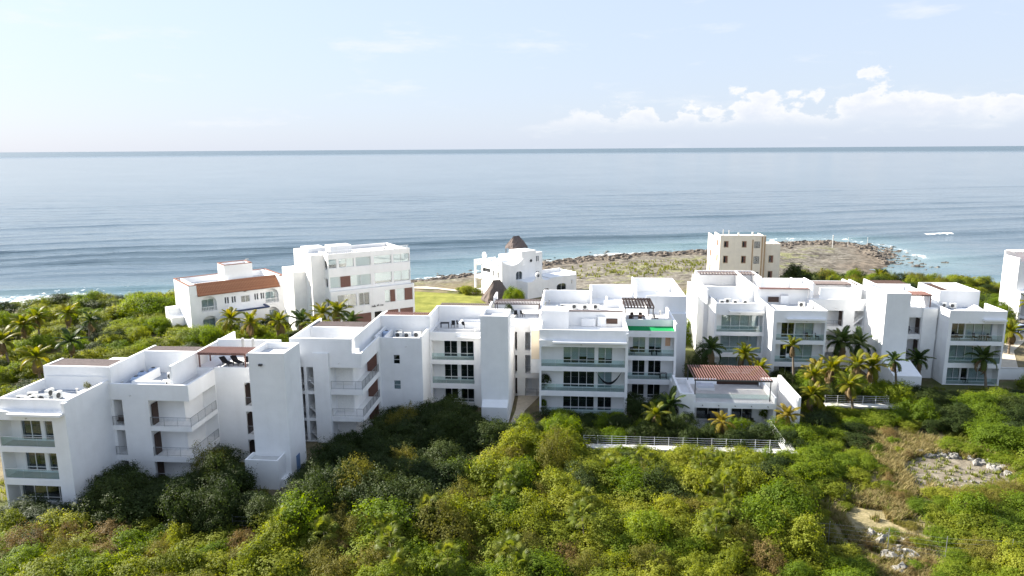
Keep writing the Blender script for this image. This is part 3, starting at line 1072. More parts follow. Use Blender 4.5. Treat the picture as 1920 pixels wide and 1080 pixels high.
for a in (0.05, 3.35, 6.6):
    steel_rail(B, [(-6.6, 96.05), (-4.52, 96.05)], a, .95)
    B.part('louvre', MB().box(-6.3, -5.8, 97.72, 97.79, a + .3, a + 2.3), M['frame'])
    B.part('slot_door', MB().box(-8.03, -7.76, 96.8, 96.9, a, a + 2.5), M['wood'])
B.part('oriel', MB().solid([(1, -5.78, -4.42, 94.3, 95.999, 3.9, 10.6)]), M['plaster'])
B.part('oriel_face', MB().box(-5.66, -4.43, 94.27, 94.299, 5.9, 9.9), M['cream'])  # thin cream-toned sheet over the oriel's front
wall_boxes(B, [(-11.45, -11.2, 100.2, 104, 10.9, 13.2), (-11.2, -4.45, 103.0, 103.2, 10.9, 12.0), (-4.7, -4.45, 96.2, 103.0, 10.9, 11.9)])
pergola(B, -11.1, -4.72, 98.2, 101.0, 12.7, .22, .10, 'greytimber', posts=10.9)
# curved low wall of the roof tub
cm = MB()
arc = [(-15.9 + 3.1 * -math.cos(t) * 1.0 + .6, 93.6 - 1.5 * math.sin(t)) for t in np.linspace(0.05, math.pi - .05, 15)]
for (ax, ay), (bx, by) in zip(arc, arc[1:]):
    cm.prismz([(ax, ay), (bx, by), (bx, by + .14), (ax, ay + .14)], 10.02, 10.42)
B.part('curved_bench', cm, M['deck'])
B.part('roof_tub', MB().solid([(1, -15.6, -12.0, 94.4, 96.9, 10.02, 10.75), (-1, -15.3, -12.3, 94.7, 96.6, 10.4, 10.75)]), M['white'])

# ------------------------------------------------------------------ third white block
C = Thing('apartment_building', 'broad white apartment block with full width glass balconies and a bright green roof strip', 'building', (5, 92, 0), group='white apartment blocks')
wC = []
for i, (bl, bl2) in enumerate(((0, 0), (0, (1.0, 1.0)), ((.68, .8, .62, .72), (.7, .75)))):
    wC += [(i, -1.3, 2.8, 4, bl, 'blind', 2.3), (i, 3.2, 5.06, 2, bl2, 'blind', 2.3)]
balcony_block(C, -4.32, 6.95, 89.0, 94.0, -4.08, 6.6, wC, par=11.3, setback=.3, canopy=(-2.6, 6.7, 88.35, 88.999, 9.72, 9.95), rails=(0, 1, 2),
              extra=[(1, 6.68, 6.95, 89.0, 94.0, 10.0, 11.0)])
wC2 = []
for i, bl in enumerate((0, 0, (.62, .68))):
    wC2 += [(i, 8.05, 9.8, 2, bl, 'blind', 2.3), (i, 10.2, 11.98, 2, bl, 'blind', 2.3)]
ops = [(1, 6.951, 13.75, 94.5, 105, 0, 10.0), (1, 13.52, 13.75, 94.5, 105, 10, 11.0), (1, 7.0, 13.5, 97.1, 97.3, 10.0, 10.95), (1, 6.951, 7.15, 94.5, 97.3, 10, 10.9)]
for i in range(3):
    ops.append(hole('f', 94.5, 7.3, 13.45, 1.5, FL[i], CE[i]))
for (i, u0, u1, n, bl, cov, hh) in wC2:
    ops.append(hole('f', 96.0, u0, u1, 2.2, FL[i] + .06, FL[i] + hh))
C.part('wall', MB().solid(ops), M['plaster'])
for (i, u0, u1, n, bl, cov, hh) in wC2:
    window(C, 'f', 96.0, u0, u1, FL[i] + .06, FL[i] + hh, n, bl, cov, rail=.45)
for i in range(3):
    C.part('balcony_floor', MB().box(7.31, 13.44, 94.64, 95.99, FL[i] + .004, FL[i] + .02), M['floor'])
    if i:
        glass_rail(C, 'f', 94.5, 7.32, 13.43, FL[i])
C.part('turf_strip', MB().box(7.16, 13.5, 94.56, 97.08, 10.004, 10.03), M['turf'])
C.part('orange_towel', MB().box(12.45, 13.1, 95.9, 95.99, 7.6, 8.9), M['orange'])
ops = [(1, -4.32, 6.95, 94.0, 116, 0, 9.99), (1, 6.95, 16.6, 105, 122, 0, 9.99), (1, 2.6, 6.95, 116, 122, 0, 9.99)]
C.part('wall', MB().solid(ops), M['plaster'])
wall_boxes(C, [(-4.32, -.65, 94.0, 97.0, 10.0, 12.7), (-.65, 6.7, 97.0, 97.2, 10.0, 12.0), (6.7, 6.94, 94.0, 104.0, 10.0, 12.1), (-4.75, -4.5, 97.0, 112.2, 9.9, 12.0), (-4.5, 2.6, 112.0, 112.2, 9.99, 12.0),
               (2.6, 2.85, 110.5, 116.2, 9.99, 12.2), (2.85, 9.8, 116.0, 116.2, 9.99, 12.2), (9.8, 10.05, 114.0, 122.2, 9.99, 12.45), (10.05, 16.6, 122.0, 122.2, 9.99, 12.3), (16.4, 16.65, 106.2, 122.0, 9.99, 12.3),
               (10.7, 16.65, 106.0, 106.2, 9.99, 12.45), (10.7, 10.9, 104.6, 106.0, 9.99, 11.6), (4.6, 10.6, 108.6, 108.8, 9.99, 11.1), (5.0, 5.2, 108.8, 112, 9.99, 11.1)])
C.part('roof_deck', MB().box(-4.4, 6.68, 97.25, 111.9, 10.004, 10.02), M['deck'])
C.part('roof_deck', MB().box(7.2, 13.5, 97.32, 104.9, 10.004, 10.02), M['deck'])
C.part('roof_beam', MB().box(-.64, 6.69, 96.8, 97.25, 12.01, 12.14), M['greytimber'])
C.part('service_hatch', MB().box(1.1, 3.0, 96.5, 96.99, 10.03, 11.1), M['white'])
C.part('kitchen_shelf', MB().box(3.3, 4.4, 96.55, 96.99, 10.03, 11.4), M['frame'])
C.part('grill_niche', MB().box(4.5, 6.0, 96.8, 96.98, 10.35, 11.05), M['wood'])
pergola(C, 7.0, 11.0, 97.6, 103.4, 12.5, .42, .16, 'wood', posts=10.02, ht=.16)
for yy in np.arange(98.0, 103.3, .62):
    C.part('cross_batten', MB().box(7.0, 11.0, yy, yy + .12, 12.665, 12.74), M['wood'])

# ------------------------------------------------------------------ low house with the terrace pergola
E_ = Thing('terrace_house', 'low white terrace house with red brown slatted pergola on its roof deck', 'building', (20, 88, 0))
ops = [(1, 13.0, 24.6, 85.4, 95.0, 0, 3.45), (-1, 14.9, 24.3, 85.3, 88.4, 0.05, 2.75), (1, 18.9, 19.25, 85.4, 88.4, 0, 2.76), (1, 13.0, 14.75, 85.4, 85.7, 3.45, 4.5), (1, 13.0, 13.28, 85.4, 92.6, 3.45, 4.6), (1, 14.75, 15.0, 85.7, 92.2, 3.45, 4.2),
       (1, 24.35, 24.6, 85.4, 92.4, 3.45, 4.2), (1, 26.85, 27.2, 84.6, 93.4, 0, 4.6), (1, 24.6, 26.85, 93.0, 93.4, 0, 4.2), (-1, 15.6, 18.6, 88.3, 90.4, .1, 2.5), (-1, 20.0, 22.6, 88.3, 90.4, .1, 2.5), (1, 13.0, 15.0, 92.2, 92.6, 3.45, 4.2)]
E_.part('wall', MB().solid(ops), M['plaster'])
window(E_, 'f', 88.4, 15.6, 18.6, .1, 2.5, 2, 0, rail=0, dark_lining=True)
window(E_, 'f', 88.4, 20.0, 22.6, .1, 2.5, 2, 0, rail=0, dark_lining=True)
E_.part('terrace_floor', MB().box(15.02, 24.33, 85.5, 92.3, 3.454, 3.48), M['concrete'])
E_.part('screen_fence', MB().box(18.8, 24.2, 92.35, 92.42, 3.5, 4.7), M['wood'])
for k in range(5):
    E_.part('wall_spout', MB().tube([(15.8 + k * 1.95, 85.399, 3.1), (15.8 + k * 1.95, 85.2, 3.08)], .05, 6), M['darksteel'])
pergola(E_, 14.85, 24.1, 86.0, 92.0, 6.15, .33, .12, 'pergola', posts=3.48, ht=.08, single=True)
E_.part('pergola_edge', MB().box(14.8, 24.15, 85.9, 85.98, 6.0, 6.18), M['darksteel'])
E_.part('terrace_glass', MB().box(15.1, 24.3, 86.9, 86.915, 3.49, 4.05), M['rail_glass'])


def walkway(name, label, strips, posts, rail_line):
    T = Thing(name, label, 'walkway', (rail_line[0][0], rail_line[0][1], 0))
    T.part('deck_slab', MB().solid([(1, *s) for s in strips]), M['concrete'])
    for x, y in posts:
        T.part('pier', MB().box(x - .16, x + .16, y - .16, y + .16, gz(x, y) - .4, strips[0][4] - .002), M['concrete'])
    z = strips[0][5]
    pm = MB().box(-.024, .024, -.024, .024, 0, 1.05).mesh('post')
    seg = list(zip(rail_line, rail_line[1:]))
    for (ax, ay), (bx, by) in seg:
        Ln = math.hypot(bx - ax, by - ay)
        n = max(1, round(Ln / 1.55))
        for k in range(n + 1):
            p = link('post', pm, T.e, M['frame'])
            p.location = (ax + (bx - ax) * k / n - T.shift[0], ay + (by - ay) * k / n - T.shift[1], z)
        for hh in (.25, .5, .75, 1.02):
            rm = MB()
            nn = n * 2
            rm.tube([(ax + (bx - ax) * k / nn, ay + (by - ay) * k / nn, z + hh - (.02 if k % 2 else 0)) for k in range(nn + 1)], .015, 5)
            T.part('rail', rm, M['frame'])
    return T


walkway('boardwalk', 'raised pale walkway with thin white railing before the terrace house', [(1.2, 24.7, 76.4, 77.6, .78, 1.0), (23.4, 24.7, 77.6, 84.0, .78, 1.0)],
        [(4, 77), (9, 77), (14, 77), (19, 77), (24, 77), (24, 82)], [(1.3, 77.5), (23.5, 77.5), (23.5, 84)])
walkway('boardwalk', 'raised pale walkway with thin white railing under a clump of coconut palms', [(32.9, 42.2, 92.0, 93.3, .78, 1.0), (40.9, 42.2, 93.3, 99.0, .78, 1.0)],
        [(34, 92.6), (38, 92.6), (41.5, 92.6), (41.5, 97)], [(33, 93.2), (41.0, 93.2), (41.0, 98.9)])

# ------------------------------------------------------------------ right white block
G = Thing('apartment_building', 'long white apartment block with stepped balconies, sunlit end walls and a blank tower', 'building', (40, 108, 0), group='white apartment blocks')
wG1 = [(i, 22.6, 28.2, 4, 1.0, 'curtain', 2.35) for i in (0, 1, 2)]
balcony_block(G, 21.4, 28.7, 108.5, 114.5, 21.65, 28.45, wG1, par=10.95, canopy=(23.4, 28.5, 107.9, 108.499, 9.62, 9.84), rails=(0, 1, 2))
wG2 = [(i, 30.35, 32.25, 2, 0, 'blind', 2.35) for i in (0, 1, 2)] + [(i, 32.3, 35.0, 2, 1.0, 'curtain', 2.35) for i in (1, 2)]
balcony_block(G, 28.72, 36.25, 104.0, 113.0, 29.25, 36.0, wG2, par=10.95, canopy=(30.6, 36.0, 103.4, 103.999, 9.62, 9.84), rails=(0, 1, 2))
ops = [(1, 20.7, 36.25, 114.52, 132, 0, 9.95), (1, 36.26, 44.6, 112.2, 124, 0, 10.0), (1, 36.26, 44.6, 112.2, 112.42, 10.0, 10.95)]
for a, b in ((0.05, 2.6), (3.3, 5.9), (6.7, 9.2)):
    ops += [(-1, 38.6, 41.45, 112.1, 114.2, a, b), (-1, 43.1, 44.5, 112.1, 114.0, a, b)]
G.part('wall', MB().solid(ops), M['plaster'])
for a in (0.05, 3.3, 6.7):
    steel_rail(G, [(38.62, 112.27), (41.43, 112.27)], a, .95)
    G.part('door', MB().box(41.3, 41.4, 112.6, 113.7, a, a + 2.3), M['wood'])
    G.part('stair_flight', MB().prism([(43.15, a + .1), (44.45, a + 1.3), (44.45, a + 1.6), (43.15, a + .4)], 112.5, 113.8), M['plaster'])
wall_boxes(G, [(20.7, 20.95, 112.6, 127.0, 9.9, 12.2), (20.95, 28.6, 115.0, 115.25, 9.96, 12.3), (28.5, 28.75, 113.1, 129.0, 9.96, 12.45), (21.5, 31.4, 129.0, 129.25, 9.96, 12.5), (31.4, 31.65, 122.9, 129.2, 9.96, 12.45),
               (31.65, 38.4, 122.9, 123.1, 9.96, 12.3), (28.76, 36.2, 113.0, 113.2, 9.96, 12.4), (36.26, 36.5, 112.4, 122.9, 10.0, 12.45), (38.4, 38.65, 118.0, 122.9, 10.0, 12.45), (38.65, 45.4, 120.2, 120.45, 10.0, 12.4), (38.2, 44.5, 113.8, 114.05, 10.0, 12.45), (44.35, 44.6, 114.05, 122, 10.0, 12.45), (45.4, 45.65, 112.0, 122.0, 9.8, 12.4)])
wall_boxes(G, [(38.41, 49.0, 120.46, 124.0, 0, 9.99), (44.62, 49.0, 112.0, 120.2, 0, 9.98)])
pergola(G, 22.0, 31.2, 126.4, 128.9, 12.3, .5, .22, 'greytimber')
pergola(G, 38.8, 45.2, 117.6, 120.1, 12.3, .22, .1, 'greytimber')
G.part('roof_beam', MB().box(28.77, 36.2, 112.4, 113.22, 12.41, 12.54), M['pergola'])
G.part('kitchen_shelf', MB().box(32.0, 33.2, 112.5, 112.99, 10.03, 11.4), M['frame'])
G.part('grill_niche', MB().box(30.2, 31.8, 112.8, 112.98, 10.3, 11.1), M['wood'])
G.part('roof_deck', MB().box(21.5, 28.4, 115.3, 128.8, 9.955, 9.97), M['deck'])
G.part('roof_deck', MB().box(28.8, 36.2, 113.3, 122.8, 9.955, 9.97), M['deck'])
ops = [(1, 44.55, 47.95, 105.0, 111.9, 0, 13.4), (-1, 44.78, 47.72, 105.23, 111.7, 12.95, 13.4)]
G.part('tower', MB().solid(ops), M['plaster'])
G.part('annex', MB().prismx([(101.0, 0), (101.0, 2.4), (104.999, 3.6), (104.999, 0)], 44.8, 48.6), M['plaster'])
ops = [(1, 48.0, 53.4, 108.2, 122, 0, 10.0), (1, 48.0, 53.4, 108.2, 108.42, 10.0, 10.7), (1, 51.2, 53.2, 107.95, 108.2, 0, 10.6)]
for a, b in ((0.05, 2.6), (3.3, 5.9), (6.65, 9.2)):
    ops += [(-1, 48.9, 51.1, 108.1, 110.0, a, b), (-1, 53.21, 53.39, 108.1, 109.4, a, b)]
G.part('wall', MB().solid(ops), M['plaster'])
for a in (0.05, 3.3, 6.65):
    steel_rail(G, [(48.92, 108.27), (51.08, 108.27)], a, .95)
    G.part('door', MB().box(50.98, 51.06, 108.5, 109.6, a, a + 2.3), M['wood'])
wall_boxes(G, [(47.8, 48.05, 112.0, 122.0, 10.0, 12.5), (48.05, 53.4, 117.6, 117.85, 10.0, 12.45), (52.5, 52.75, 109.4, 117.6, 10.0, 12.4)])
pergola(G, 48.2, 52.6, 108.8, 111.6, 12.42, .22, .1, 'pergola', posts=10.0)
pergola(G, 48.1, 53.2, 118.0, 121.4, 12.3, .3, .1, 'wood')
wG5 = [(2, 54.6, 56.5, 2, 0, 'blind', 2.35), (2, 56.55, 60.3, 3, 1.0, 'curtain', 2.35), (1, 54.6, 60.3, 5, 1.0, 'curtain', 2.35), (0, 54.6, 56.5, 2, 1.0, 'curtain', 2.35), (0, 56.6, 57.6, 1, 0, 'curtain', 2.35), (0, 57.65, 60.3, 2, 1.0, 'curtain', 2.35)]
balcony_block(G, 53.42, 61.2, 105.0, 110.5, 53.9, 60.95, wG5, par=11.0, canopy=(58.0, 61.0, 104.4, 104.999, 9.62, 9.84), rails=(0, 1, 2))
wall_boxes(G, [(53.42, 61.2, 110.52, 122, 0, 9.98), ])
wall_boxes(G, [(53.42, 53.66, 110.51, 122.0, 9.98, 11.0), (55.4, 61.2, 112.4, 112.65, 9.98, 12.45), (60.95, 61.2, 112.65, 119.5, 9.98, 12.45), (55.4, 55.65, 112.65, 119.5, 9.98, 12.45), (55.65, 60.95, 119.3, 119.5, 9.98, 12.45)])
G.part('roof_slab', MB().box(57.3, 60.94, 112.7, 119.2, 12.2, 12.35), M['deck'])
pergola(G, 55.7, 57.25, 112.7, 119.2, 12.2, .3, .1, 'wood')
G.part('roof_deck', MB().box(53.7, 60.9, 110.55, 112.3, 9.985, 10.0), M['shadedeck'])
G.part('skylight', MB().prism([(58.2, 10.02), (60.6, 10.02), (59.4, 10.8)], 109.0, 110.3), M['white'])

# ------------------------------------------------------------------ houses behind
def arch_fill(mb, face, c, u0, u1, zs, zt, d0, d1, n=8):
    """the two spandrels that turn a square opening u0..u1 with top zt into an arch springing at zs"""
    um, ra, rb = (u0 + u1) / 2, (u1 - u0) / 2, zt - zs
    for sgn, ue in ((-1, u0), (1, u1)):
        arc = [(um + sgn * ra * math.cos(t), zs + rb * math.sin(t)) for t in np.linspace(0, math.pi / 2, n)]
        pts = arc + [(ue, zt)]
        if sgn > 0:
            pts = pts[::-1]
        if face == 'f':
            mb.prism(pts, c + d0, c + d1)
        else:
            mb.prismx(pts, c + d0, c + d1)


def balusters(T, u0, u1, y, z, h=.85, mat_='white'):
    o = T.part('balustrade', MB().box(u0, u1, y - .08, y + .08, z + h, z + h + .1).box(u0, u1, y - .07, y + .07, z, z + .08), M[mat_])
    n = int((u1 - u0) / .28)
    bm_ = MB().tube([(0, 0, .08), (0, 0, .25), (0, 0, .5), (0, 0, h)], [.05, .09, .05, .05], 6).mesh('baluster')
    for k in range(n):
        b = link('baluster', bm_, o, M[mat_])
        b.location = (u0 + (k + .5) * (u1 - u0) / n, y, z)


# white villa with the tiled roof band
V1 = Thing('tiled_villa', 'white villa with arched balconies and a red tiled roof band', 'house', (-70.1, 123.5, 0), math.radians(43.4), local=True)
Lh, Dp = 17.9, 10.4
ops = [(1, 0, Lh, 0, Dp, -1.2, 8.6), (1, 0, 1.35, 0, Dp, 8.6, 9.7), (1, 16.9, Lh, 0, Dp, 8.6, 9.7), (1, 0, Lh, Dp - .3, Dp, 8.6, 9.7), (-1, .3, 1.05, .3, Dp - .3, 8.6, 9.8), (-1, 17.2, Lh - .3, .3, Dp - .3, 8.6, 9.8),
       (1, 1.35, 16.9, 2.1, 2.4, 8.6, 9.7), (-1, 1.38, 16.88, -.1, 2.09, 7.62, 8.7)]
for u0, u1 in ((1.9, 4.7), (13.9, 16.5)):
    for z0, z1 in ((.5, 3.7), (4.5, 7.45)):
        ops.append(hole('f', 0, u0, u1, .8, z0, z1))
        ops.append(hole('f', .8, u0 + .3, u1 - .3, 2.2, z0 + .1, z1 - .7))
sm_w = [(6.2, 6.5), (6.65, 6.95), (7.5, 7.8), (7.95, 8.25), (11.8, 12.1), (12.25, 12.55), (13.0, 13.3), (13.42, 13.7)]
for u0, u1 in sm_w:
    ops.append(hole('f', 0, u0, u1, .5, 5.6, 6.8))
ops += [hole('f', 0, 9.2, 10.9, 2.2, 5.4, 6.7), hole('f', 0, 9.8, 10.4, .4, 7.4, 7.9)]
V1.part('wall', MB().solid(ops), M['plaster'])
for u0, u1 in ((1.9, 4.7), (13.9, 16.5)):
    for z0, z1 in ((.5, 3.7), (4.5, 7.45)):
        am = MB()
        arch_fill(am, 'f', 0, u0, u1, z1 - 1.35, z1, .02, .32)
        V1.part('arch', am, M['plaster'])
        window(V1, 'f', .8, u0 + .3, u1 - .3, z0 + .1, z1 - .7, 2, 1.0, 'curtain')
        balusters(V1, u0, u1, .16, z0)
for u0, u1 in sm_w:
    V1.part('window', MB().box(u0 + .02, u1 - .02, .3, .34, 5.62, 6.78), M['inside'])
window(V1, 'f', 0, 9.2, 10.9, 5.4, 6.7, 2, 0)
V1.part('vent', MB().box(9.82, 10.38, .2, .3, 7.42, 7.88), M['inside'])
# tiled roof band: every tile row is a barrel
tm = MB()
nt_ = 54
rf = V1.part('roof', MB().prismx([(-.35, 7.62), (2.08, 9.55), (2.08, 9.63), (-.35, 7.71)], 1.4, 16.85), M['redtrim'])
tile = MB()
arcn = 5
vs, fs = [], []
for yy, z_ in ((-.44, 7.66), (2.08, 9.64)):
    for k in range(arcn + 1):
        t = math.pi * k / arcn
        vs.append((-.135 * math.cos(t), yy, z_ + .10 * math.sin(t)))
for k in range(arcn):
    fs.append((k, k + 1, arcn + 2 + k, arcn + 1 + k))
tile.poly(vs, fs)
tmesh = tile.mesh('tile_row')
for k in range(nt_):
    o = link('tile_row', tmesh, rf, M['terracotta'])
    o.location = (1.55 + k * (16.7 - 1.55) / (nt_ - 1), 0, 0)
V1.part('roof_tower', MB().solid([(1, 7.4, 12.8, 3.0, 7.0, 8.6, 12.4), (-1, 7.65, 12.55, 3.25, 6.75, 11.8, 12.4)]), M['plaster'])
V1.part('coping', MB().solid([(1, 7.35, 12.85, 2.95, 7.05, 12.402, 12.52), (-1, 7.68, 12.52, 3.28, 6.72, 12.402, 12.52)]), M['redtrim'])
V1.part('coping', MB().solid([(1, -.05, Lh + .05, -.05, Dp + .05, 9.702, 9.82), (-1, .32, Lh - .32, .35, Dp - .32, 9.702, 9.82), (-1, 1.33, 16.92, -.1, 2.12, 9.702, 9.82)]), M['redtrim'])
V1.part('roof_deck', MB().box(1.4, 16.85, 2.45, Dp - .35, 8.604, 8.62), M['deck'])
V1.part('antenna', MB().tube([(12.2, 4, 12.3), (12.2, 4, 13.1)], .04, 5).box(11.9, 12.5, 3.9, 4.1, 13.0, 13.15), M['steel'])
V1.part('porch', MB().solid([(1, 6.7, 13.6, -2.6, -.001, -1, 4.3), hole('f', -2.6, 8.0, 9.2, .8, 0, 2.3)]), M['plaster'])
V1.part('porch_edge', MB().solid([(1, 6.6, 13.7, -2.7, -.001, 4.302, 4.6), (-1, 6.9, 13.4, -2.4, -.001, 4.302, 4.6)]), M['darkblue'])
V1.part('side_steps', MB().solid([(1, -2.2, -.001, 5.0, 9.5, -1.2, 3.2), (1, -2.2, -.001, 7.5, 9.5, 3.2, 4.6)]), M['plaster'])

# tall white condominium
V2 = Thing('condominium', 'tall white condominium with ribbon windows and brown panels', 'building', (-42.1, 119.0, 0), math.radians(36.5), local=True)
Lh, Dp = 15.2, 11.0
ops = [(1, 0, Lh, 0, Dp, -1, 15.6), (1, 0, Lh, 0, .25, 15.6, 16.4), (1, 0, .25, 0, Dp, 15.6, 16.4), (1, Lh - .25, Lh, 0, Dp, 15.6, 16.2), (1, 0, Lh, Dp - .25, Dp, 15.6, 16.2), (1, -2.2, 0, 2.6, Dp + 2.5, -1, 16.1), (1, -4.4, -2.2, 6.5, Dp + 3, -1, 12.8),
       (1, 0, Lh + .45, -.5, 0, -1, 9.9)]
rows4 = [(.1, 1.5, 1, .6), (1.9, 4.6, 2, (.6, 1)), (4.9, 7.7, 1, 1.0), (8.3, 11.6, 1, .9), (11.95, 15.1, 2, 1.0)]
rows3 = [(.2, 7.6, 4, (1., .5, 1., 1.)), (8.3, 11.6, 1, .8), (11.95, 15.1, 2, .9)]
rows2 = [(1.2, 4.6, 2, (0, 0)), (5.0, 7.0, 2, (0, 0)), (9.9, 11.9, 2, (1.0, 0)), (12.2, 15.3, 2, (1.0, 0))]
rows1 = [(3.0, 7.2, 2, 0), (7.8, 9.3, 1, 0), (9.9, 12.4, 2, 0), (12.7, 15.3, 2, 0)]
for rows, y_, a, b in ((rows4, 0, 13.9, 15.5), (rows3, 0, 10.4, 12.4), (rows2, -.5, 6.9, 9.2), (rows1, -.5, 3.2, 5.5)):
    for u0, u1, n, bl in rows:
        ops.append(hole('f', y_, u0, u1, 2.3, a, b))
for yy in (4.0, 8.2):
    for a in (3.4, 6.9, 10.4):
        ops.append(hole('l', -2.2, yy - .25 if yy < 5 else yy + 40, yy + .25 if yy < 5 else yy + 41, .4, a, a + 1.5))
for a in (3.4, 7.0, 10.5, 13.6):
    ops.append(hole('l', 0, .7, 2.0, .5, a, a + 1.5))
ops = [o for o in ops if o[3] < 30]
V2.part('wall', MB().solid(ops), M['plaster2'])
for rows, y_, a, b in ((rows4, 0, 13.9, 15.5), (rows3, 0, 10.4, 12.4), (rows2, -.5, 6.9, 9.2), (rows1, -.5, 3.2, 5.5)):
    for u0, u1, n, bl in rows:
        window(V2, 'f', y_, u0, u1, a, b, n, bl, 'curtain', inset=.12)
for u0, u1, y_, a, b in ((2.05, 3.85, 0, 10.45, 12.35), (10.95, 11.85, -.5, 6.95, 9.15), (13.75, 15.25, -.5, 6.95, 9.15), (9.95, 12.35, -.5, 3.25, 5.45), (12.75, 15.25, -.5, 3.25, 5.45), (3.05, 7.15, -.5, 3.25, 5.45)):
    V2.part('brown_shutter', MB().box(u0, u1, y_ + .04, y_ + .10, a, b), M['brown'])
for a in (3.4, 6.9, 10.4):
    V2.part('window', MB().box(-2.0, -1.95, 3.77, 4.23, a + .02, a + 1.48), M['inside'])
for a in (3.4, 7.0, 10.5, 13.6):
    V2.part('window', MB().box(.25, .3, .72, 1.98, a + .02, a + 1.48), M['inside'])
V2.part('roof_house', MB().solid([(1, 2.5, 6.5, 6.5, 9.5, 15.6, 16.9), (1, -1.8, 1.5, 6, 10, 16.1, 16.9)]), M['plaster2'])
V2.part('roof_deck', MB().box(.3, Lh - .3, .3, Dp - .3, 15.604, 15.62), M['deck'])
rm = MB()
for k in range(40):
    x_ = .3 + k * .37
    rm.box(x_ - .03, x_ + .03, .08, .16, 16.402, 16.402 + .5)
rm.box(.2, Lh - .2, .06, .18, 16.9, 16.96)
V2.part('roof_railing', rm, M['frame'])
# script lettering on the lower wall, read as short dark strokes
for x_, w_, h_ in ((7.35, .26, .34), (7.66, .14, .24), (7.83, .10, .42), (7.96, .18, .20), (8.34, .16, .30), (8.52, .06, .42), (8.84, .34, .30), (9.2, .15, .24), (9.38, .14, .26)):
    lm = MB()
    zb = 6.35 if x_ < 8.2 else 6.42
    lm.tube([(x_, -.53, zb), (x_ + w_ * .15, -.53, zb + h_), (x_ + w_ * .5, -.53, zb + h_ * .25), (x_ + w_ * .8, -.53, zb + h_ * .9), (x_ + w_, -.53, zb + .04)], .035, 5)
    V2.part('script_letter', lm, M['darksteel'])

# domed villa with rooftop thatch
V3 = Thing('mission_villa', 'white villa with scalloped parapets, bell gable and a rooftop thatch', 'house', (-16.5, 162.2, 0), math.radians(41.5), local=True)
ops = [(1, 0, 6.6, 0, 8.4, -1.5, 7.2), (1, 0, .3, 2.0, 8.4, 7.2, 7.9), (1, 6.2, 10.6, .8, 5.6, -1.5, 10.3), (1, 10.6, 13.2, 1.6, 6.0, -1.5, 9.6), (1, 4.2, 11.4, -4.2, .8, -1.5, 3.9), (1, 13.2, 21.5, -1.5, 5.0, -1.5, 3.6), (1, 13.2, 21.5, 4.7, 5.0, 3.6, 4.4), (1, 21.2, 21.5, -1.5, 5, 3.6, 4.2),
       hole('f', 0, 4.0, 5.9, 2.2, 3.9, 5.9), hole('f', 1.6, 11.3, 11.65, .4, 7.4, 8.7), hole('f', 1.6, 11.8, 12.15, .4, 7.4, 8.7), hole('f', 1.6, 11.3, 11.7, .4, 3.6, 5.0), hole('f', 1.6, 11.85, 12.25, .4, 3.6, 5.0),
       hole('f', -4.2, 8.6, 10.8, 2.2, -.2, 1.9), hole('f', -1.5, 15.2, 18.2, 2.2, .2, 1.9), hole('f', -1.5, 19.8, 20.2, .4, 1.4, 2.4),
       hole('l', 0, 1.2, 1.9, .4, 4.6, 6.0), hole('l', 0, 3.0, 3.7, .4, 4.8, 6.2), hole('l', 0, 4.6, 8.0, .6, 5.4, 6.3), hole('l', 6.2, 2.6, 3.4, .4, 7.7, 8.8)]
V3.part('wall', MB().solid(ops), M['plaster'])
for nm, c_, u0, u1, a, b in (('window', 0, 4.0, 5.9, 3.9, 5.9), ('window', -4.2, 8.6, 10.8, -.2, 1.9), ('window', -1.5, 15.2, 18.2, .2, 1.9)):
    o = window(V3, 'f', c_, u0, u1, a, b, 2, 0)
    am = MB()
    arch_fill(am, 'f', c_, u0, u1, b - .75, b, .001, .05)
    V3.part('arch', am, M['plaster'])
for u0, u1, a, b in ((11.32, 11.63, 7.42, 8.68), (11.82, 12.13, 7.42, 8.68), (11.32, 11.68, 3.62, 4.98), (11.87, 12.23, 3.62, 4.98)):
    V3.part('window', MB().box(u0, u1, 1.85, 1.9, a, b), M['inside'])
for y0_, y1_, a, b in ((1.22, 1.88, 4.62, 5.98), (3.02, 3.68, 4.82, 6.18), (4.62, 7.98, 5.42, 6.28)):
    V3.part('window', MB().box(.3, .34, y0_, y1_, a, b), M['inside'])


def ring(mb, cx, cz, r0_, r1_, y0_, y1_, a0=0., a1=2 * math.pi, n=18):
    for k in range(n):
        t0, t1 = a0 + (a1 - a0) * k / n, a0 + (a1 - a0) * (k + 1) / n
        mb.prism([(cx + r0_ * math.cos(t0), cz + r0_ * math.sin(t0)), (cx + r1_ * math.cos(t0), cz + r1_ * math.sin(t0)), (cx + r1_ * math.cos(t1), cz + r1_ * math.sin(t1)), (cx + r0_ * math.cos(t1), cz + r0_ * math.sin(t1))], y0_, y1_)


def scallop(mb, u0, u1, z0, h0, h1, y0_, y1_, n=10):
    """parapet whose top sweeps in a concave curve from h0 to h1"""
    pts = [(u0, z0)] + [(u1, z0)] + [(u0 + (u1 - u0) * (1 - t), z0 + h0 + (h1 - h0) * (1 - math.sin(math.acos(1 - t)) if h1 > h0 else 0)) for t in np.linspace(0, 1, n)]
    mb.prism(pts, y0_, y1_)


